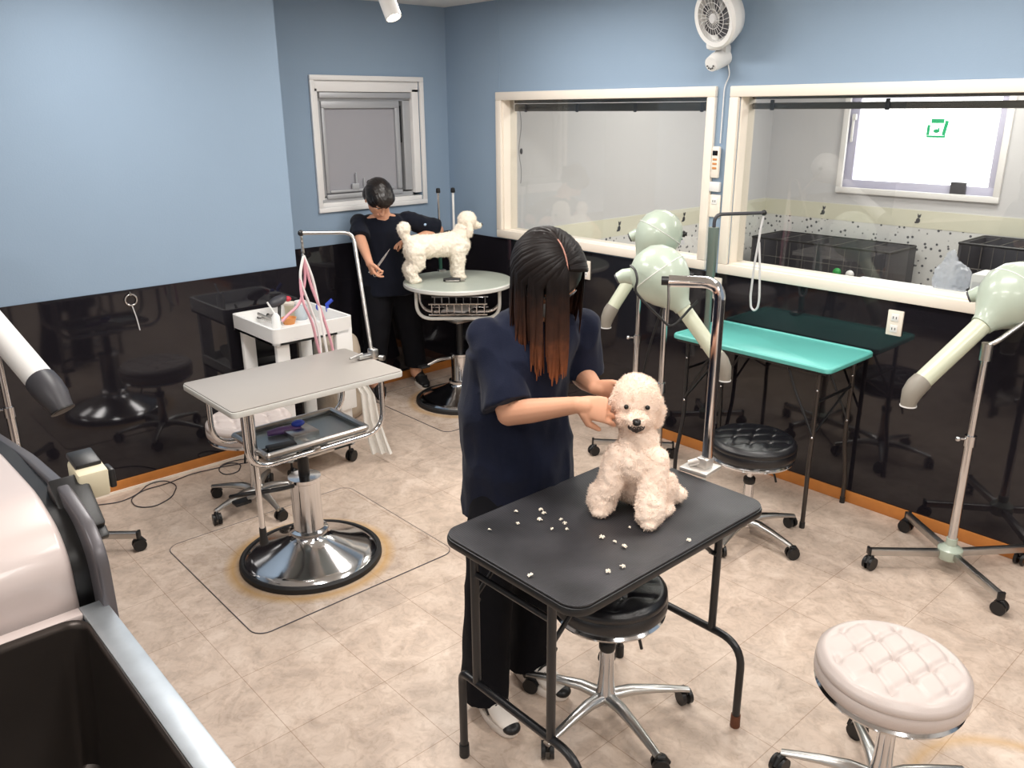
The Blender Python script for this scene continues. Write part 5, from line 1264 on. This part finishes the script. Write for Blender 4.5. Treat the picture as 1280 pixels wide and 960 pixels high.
m = MB(); m.ell(HH+up*.014, (.060, .060, .056), nu=22, nv=16); m.ell(HH-up*.008, (.048, .048, .045)); m.ell(HH+dd*.055-up*.022, (.030, .030, .024)); m.ell(HH+dd*.075-up*.026, (.022, .022, .018))
for s in (-1, 1): m.chain([HH+ds*(s*.045)+up*.0, HH+ds*(s*.052)-up*.045, HH+ds*(s*.048)-up*.075], [.018, .023, .018], 12)
fur(m, .005, .0028, 44, M['fur2'], 'head', D2, 2200, .007, 6)
m = MB(); m.ell(HH+dd*.098-up*.020, (.009, .009, .008)); build('nose', m, M['nose'], D2)
for s in (-1, 1): build('eye', MB().ell(HH+dd*.044+ds*(s*.027)+up*.004, .0055), M['eyeblack'], D2)
m = MB(); cc_ = FB+dd*.06+up*.10; na_ = (dd*.5+up*.85).normalized(); Xc = frame(cc_, na_); m.M = Xc; m.tube([(.05*cos(2*pi*k/24), .05*sin(2*pi*k/24), 0) for k in range(25)], .004, 6); build('collar', m, M['pink'], D2)

# ---- far groomer
P2 = thing('person', 'person with short black hair in black scrubs bowing behind the round table', 'person', (-4.62, 3.1, 0))
f_ = V((.80, -.05, 0)).normalized(); f_ = V((.93, -.36, 0)).normalized(); l_ = V((.36, .93, 0)).normalized()
hip = V((-4.69, 3.10, .83)); wai = V((-4.69, 3.08, .98)); che = V((-4.67, 3.05, 1.14)); sho = V((-4.645, 3.045, 1.225)); nek = V((-4.61, 3.02, 1.275)); hc = V((-4.55, 2.96, 1.365))
RS, LS = sho-l_*.155+V((0, 0, -.02)), sho+l_*.155+V((0, 0, -.02))
RE = atd(450, 298, (-4.60, 2.84, 1.02)); RH = atd(461, 326, (-4.42, 2.85, 1.0)); LE = atd(548, 288, (-4.56, 3.42, 1.1)); LH = atd(514, 301, (-4.50, 3.17, 1.07))
m = MB()
m.loft([(hip-up*.03, l_*.15, f_*.10), (wai, l_*.125, f_*.09), (che, l_*.15, f_*.105), (sho, l_*.14, f_*.07), (nek-up*.02, l_*.055, f_*.05)], 28)
HX2 = head_frame(hc, radians(-4), radians(52), radians(0))
m.chain([nek-up*.05, nek, nek+(hc-nek)*.55], [.056, .050, .052]); head_piece(m, HX2, 1.0)
m.loft([(nek-up*.02+f_*.03, l_*.04, up*.03), (che+f_*.122+up*.045, l_*.008, up*.012)], 16)
for S, E, H in ((RS, RE, RH), (LS, LE, LH)):
    m.chain([S-up*.006, S.lerp(E, .5), E], [.038, .040, .036]); m.chain([E, E.lerp(H, .35), H], [.037, .035, .024])
hand(m, RH, (V((.25, .12, -.9))), V((.2, .9, .2)), 1.0, (.5, .9, 1.1, 1.2), side=1)
LT_ = atd(494, 303, (-4.45, 3.05, 1.08)); hand(m, LH, (LT_-LH), V((.3, .1, -.9)), 1.0, (.3, .35, .4, .5), side=-1)
F1, F2 = V((-4.67, 3.31, 0)), V((-4.655, 2.945, 0))
for S, Fo in ((1, F1), (-1, F2)):
    h0 = hip+l_*(S*.085)-up*.05; kn = V((Fo.x-.03, Fo.y, .45)).lerp(V((h0.x, h0.y, .45)), .5); an = V((Fo.x-.05, Fo.y, .09)); m.chain([h0, kn, an], [.085, .055, .042]); m.chain([an, an+V((.03, 0, -.03))], [.04, .03])
m = remesh(m, .0045, 2); build('body', m, M['skin'], P2, ang=80); eyes(P2, HX2, .955)
m = MB()
m.loft([(hip-up*.12, l_*.20, f_*.145), (hip, l_*.185, f_*.145), (wai, l_*.165, f_*.130), (che, l_*.17, f_*.128), (sho-up*.01, l_*.152, f_*.098), (sho+up*.02, l_*.11, f_*.07), (nek-up*.03, l_*.068, f_*.058)], 36)
for S, E in ((RS, RE), (LS, LE)):
    e = S.lerp(E, .95); ax = (E-S).normalized(); a = ax.cross(up).normalized(); b = a.cross(ax)
    m.ell(S+ax*.006, (.060, .060, .056)); m.loft([(S, a*.056, b*.060), (S.lerp(e, .5), a*.060, b*.064), (e, a*.064, b*.074)], 28)
m = remesh(m, .007, 3, wrink(.006, 12, 5.)); st = build('scrub_top', m, M['shirt2'], P2, ang=80)
q = LS.lerp(LE, .6); n_ = (CE-q).normalized(); m = MB(); m.ell(q+n_*.066+up*.01, (.006, .018, .009), rotm('Z', .3)); build('sleeve_logo', m, M['cuff'], st)
m = MB()
for S, Fo in ((1, F1), (-1, F2)):
    h0 = hip+l_*(S*.08)-up*.04; kn = V((Fo.x-.03, Fo.y, .45)).lerp(V((h0.x, h0.y, .45)), .45); an = V((Fo.x-.05, Fo.y, .14)); rg = []
    for t in range(9):
        k = t/8; q = h0.lerp(kn, k*2) if k < .5 else kn.lerp(an, k*2-1); w_ = (.115, .112, .105, .10, .092, .086, .080, .076, .074)[t]; rg.append((q, V((w_, 0, 0)), V((0, w_, 0))))
    m.loft(rg, 24)
m.ell(hip-up*.05, (.12, .14, .11)); m = remesh(m, .008, 3, wrink(.009, 9, 8.)); build('trousers', m, M['trouser'], P2, ang=80)
shoe((F1.x+.01, F1.y, 0), math.radians(-18), P2, .24, 'rubber', 'rubber'); shoe((F2.x+.01, F2.y, 0), math.radians(-30), P2, .24, 'rubber', 'rubber')
m = MB(); m.M = HX2; m.ell((-.014, 0, .030), (.104, .087, .090), nu=32, nv=24); m.ell((-.045, 0, -.02), (.068, .081, .075), nu=24, nv=18); m.ell((.03, 0, .055), (.070, .078, .052), nu=24, nv=18)
m.ell((.0, 0, -.005), (.078, .083, .055), nu=24, nv=18)
m = remesh(m, .004, 1, lambda c, n: .0022*noise.noise(V((c.x*30, c.y*140, c.z*60)))); build('hair', m, M['hairblack'], P2, ang=80)
m = MB(); m.M = HX2; m.chain([(-.105, 0, .0), (-.128, 0, -.025)], [.028, .022]); build('hair_bun', m, M['hairblack'], P2)
# scissors in the far groomer's hand
c = atd(470, 336, (-4.40, 2.90, .93)); t_ = atd(484, 316, (-4.38, 2.93, .99)); t2 = t_+(t_-c)*.25
r = thing('scissors', 'steel grooming scissors held low in the hand of the person behind the round table', 'scissors', c)
for s in (-1, 1):
    n_ = (t2-c).cross(CW).normalized(); m = MB(); m.tube([c+n_*(s*.003), c.lerp(t2, .5)+n_*(s*.003), t2], [.004, .0045, .001], 8, rx=.4); bl = build('blade', m, M['chrome'], r)
    bk = (c-t2).normalized(); q = c+bk*.03+n_*(s*.017); m = MB(); m.tube([q+bk*(.016*cos(2*pi*k/14))+n_*(.012*sin(2*pi*k/14)) for k in range(15)], .003, 6); m.tube([c+n_*(s*.003), q-bk*.016], .003, 6); build('finger_ring', m, M['chrome'], bl)
# ------------------------------------------------------------------ light
w = bpy.data.worlds.new('world'); SC.world = w; w.use_nodes = True
w.node_tree.nodes['Background'].inputs[0].default_value = (.75, .85, 1, 1); w.node_tree.nodes['Background'].inputs[1].default_value = .3
def area(loc, sx, sy, power, col=(1, .96, .9), name='added_ceiling_light', rot=(0, 0, 0)):
    d = bpy.data.lights.new(name, 'AREA'); d.shape = 'RECTANGLE'; d.size = sx; d.size_y = sy; d.energy = power; d.color = col
    o = bpy.data.objects.new(name, d); COL.objects.link(o); o.location = loc; o.rotation_euler = rot; return o
for (x, y) in ((-3.3, 1.2), (-3.3, 2.9), (-1.4, 1.2), (-1.4, 2.9), (.5, 1.0), (-1.4, -.9), (.8, 2.8)):
    area((x, y, CEIL-.02), 1.1, .35, 26, (1, .965, .92))  # soft area lights added below the ceiling, out of view, without fixtures
for (x, y) in ((-3.2, 5.3), (-1.2, 5.3), (-2.2, 6.6)): area((x, y, CEIL-.02), 1.1, .35, 34, (1, .97, .92))  # more unseen area lights, added to brighten the next room
d = bpy.data.lights.new('spot_beam', 'SPOT'); d.energy = 60; d.spot_size = radians(60); d.spot_blend = .6; d.color = (1, .93, .82); d.shadow_soft_size = .03
o = bpy.data.objects.new('spot_beam', d); COL.objects.link(o); o.location = SP+sd*.07; o.rotation_euler = sd.to_track_quat('-Z', 'Y').to_euler()
SC.view_settings.view_transform = 'Standard'; SC.view_settings.look = 'None'; SC.view_settings.exposure = 0.; SC.view_settings.gamma = 1.; SC.view_settings.use_curve_mapping = False
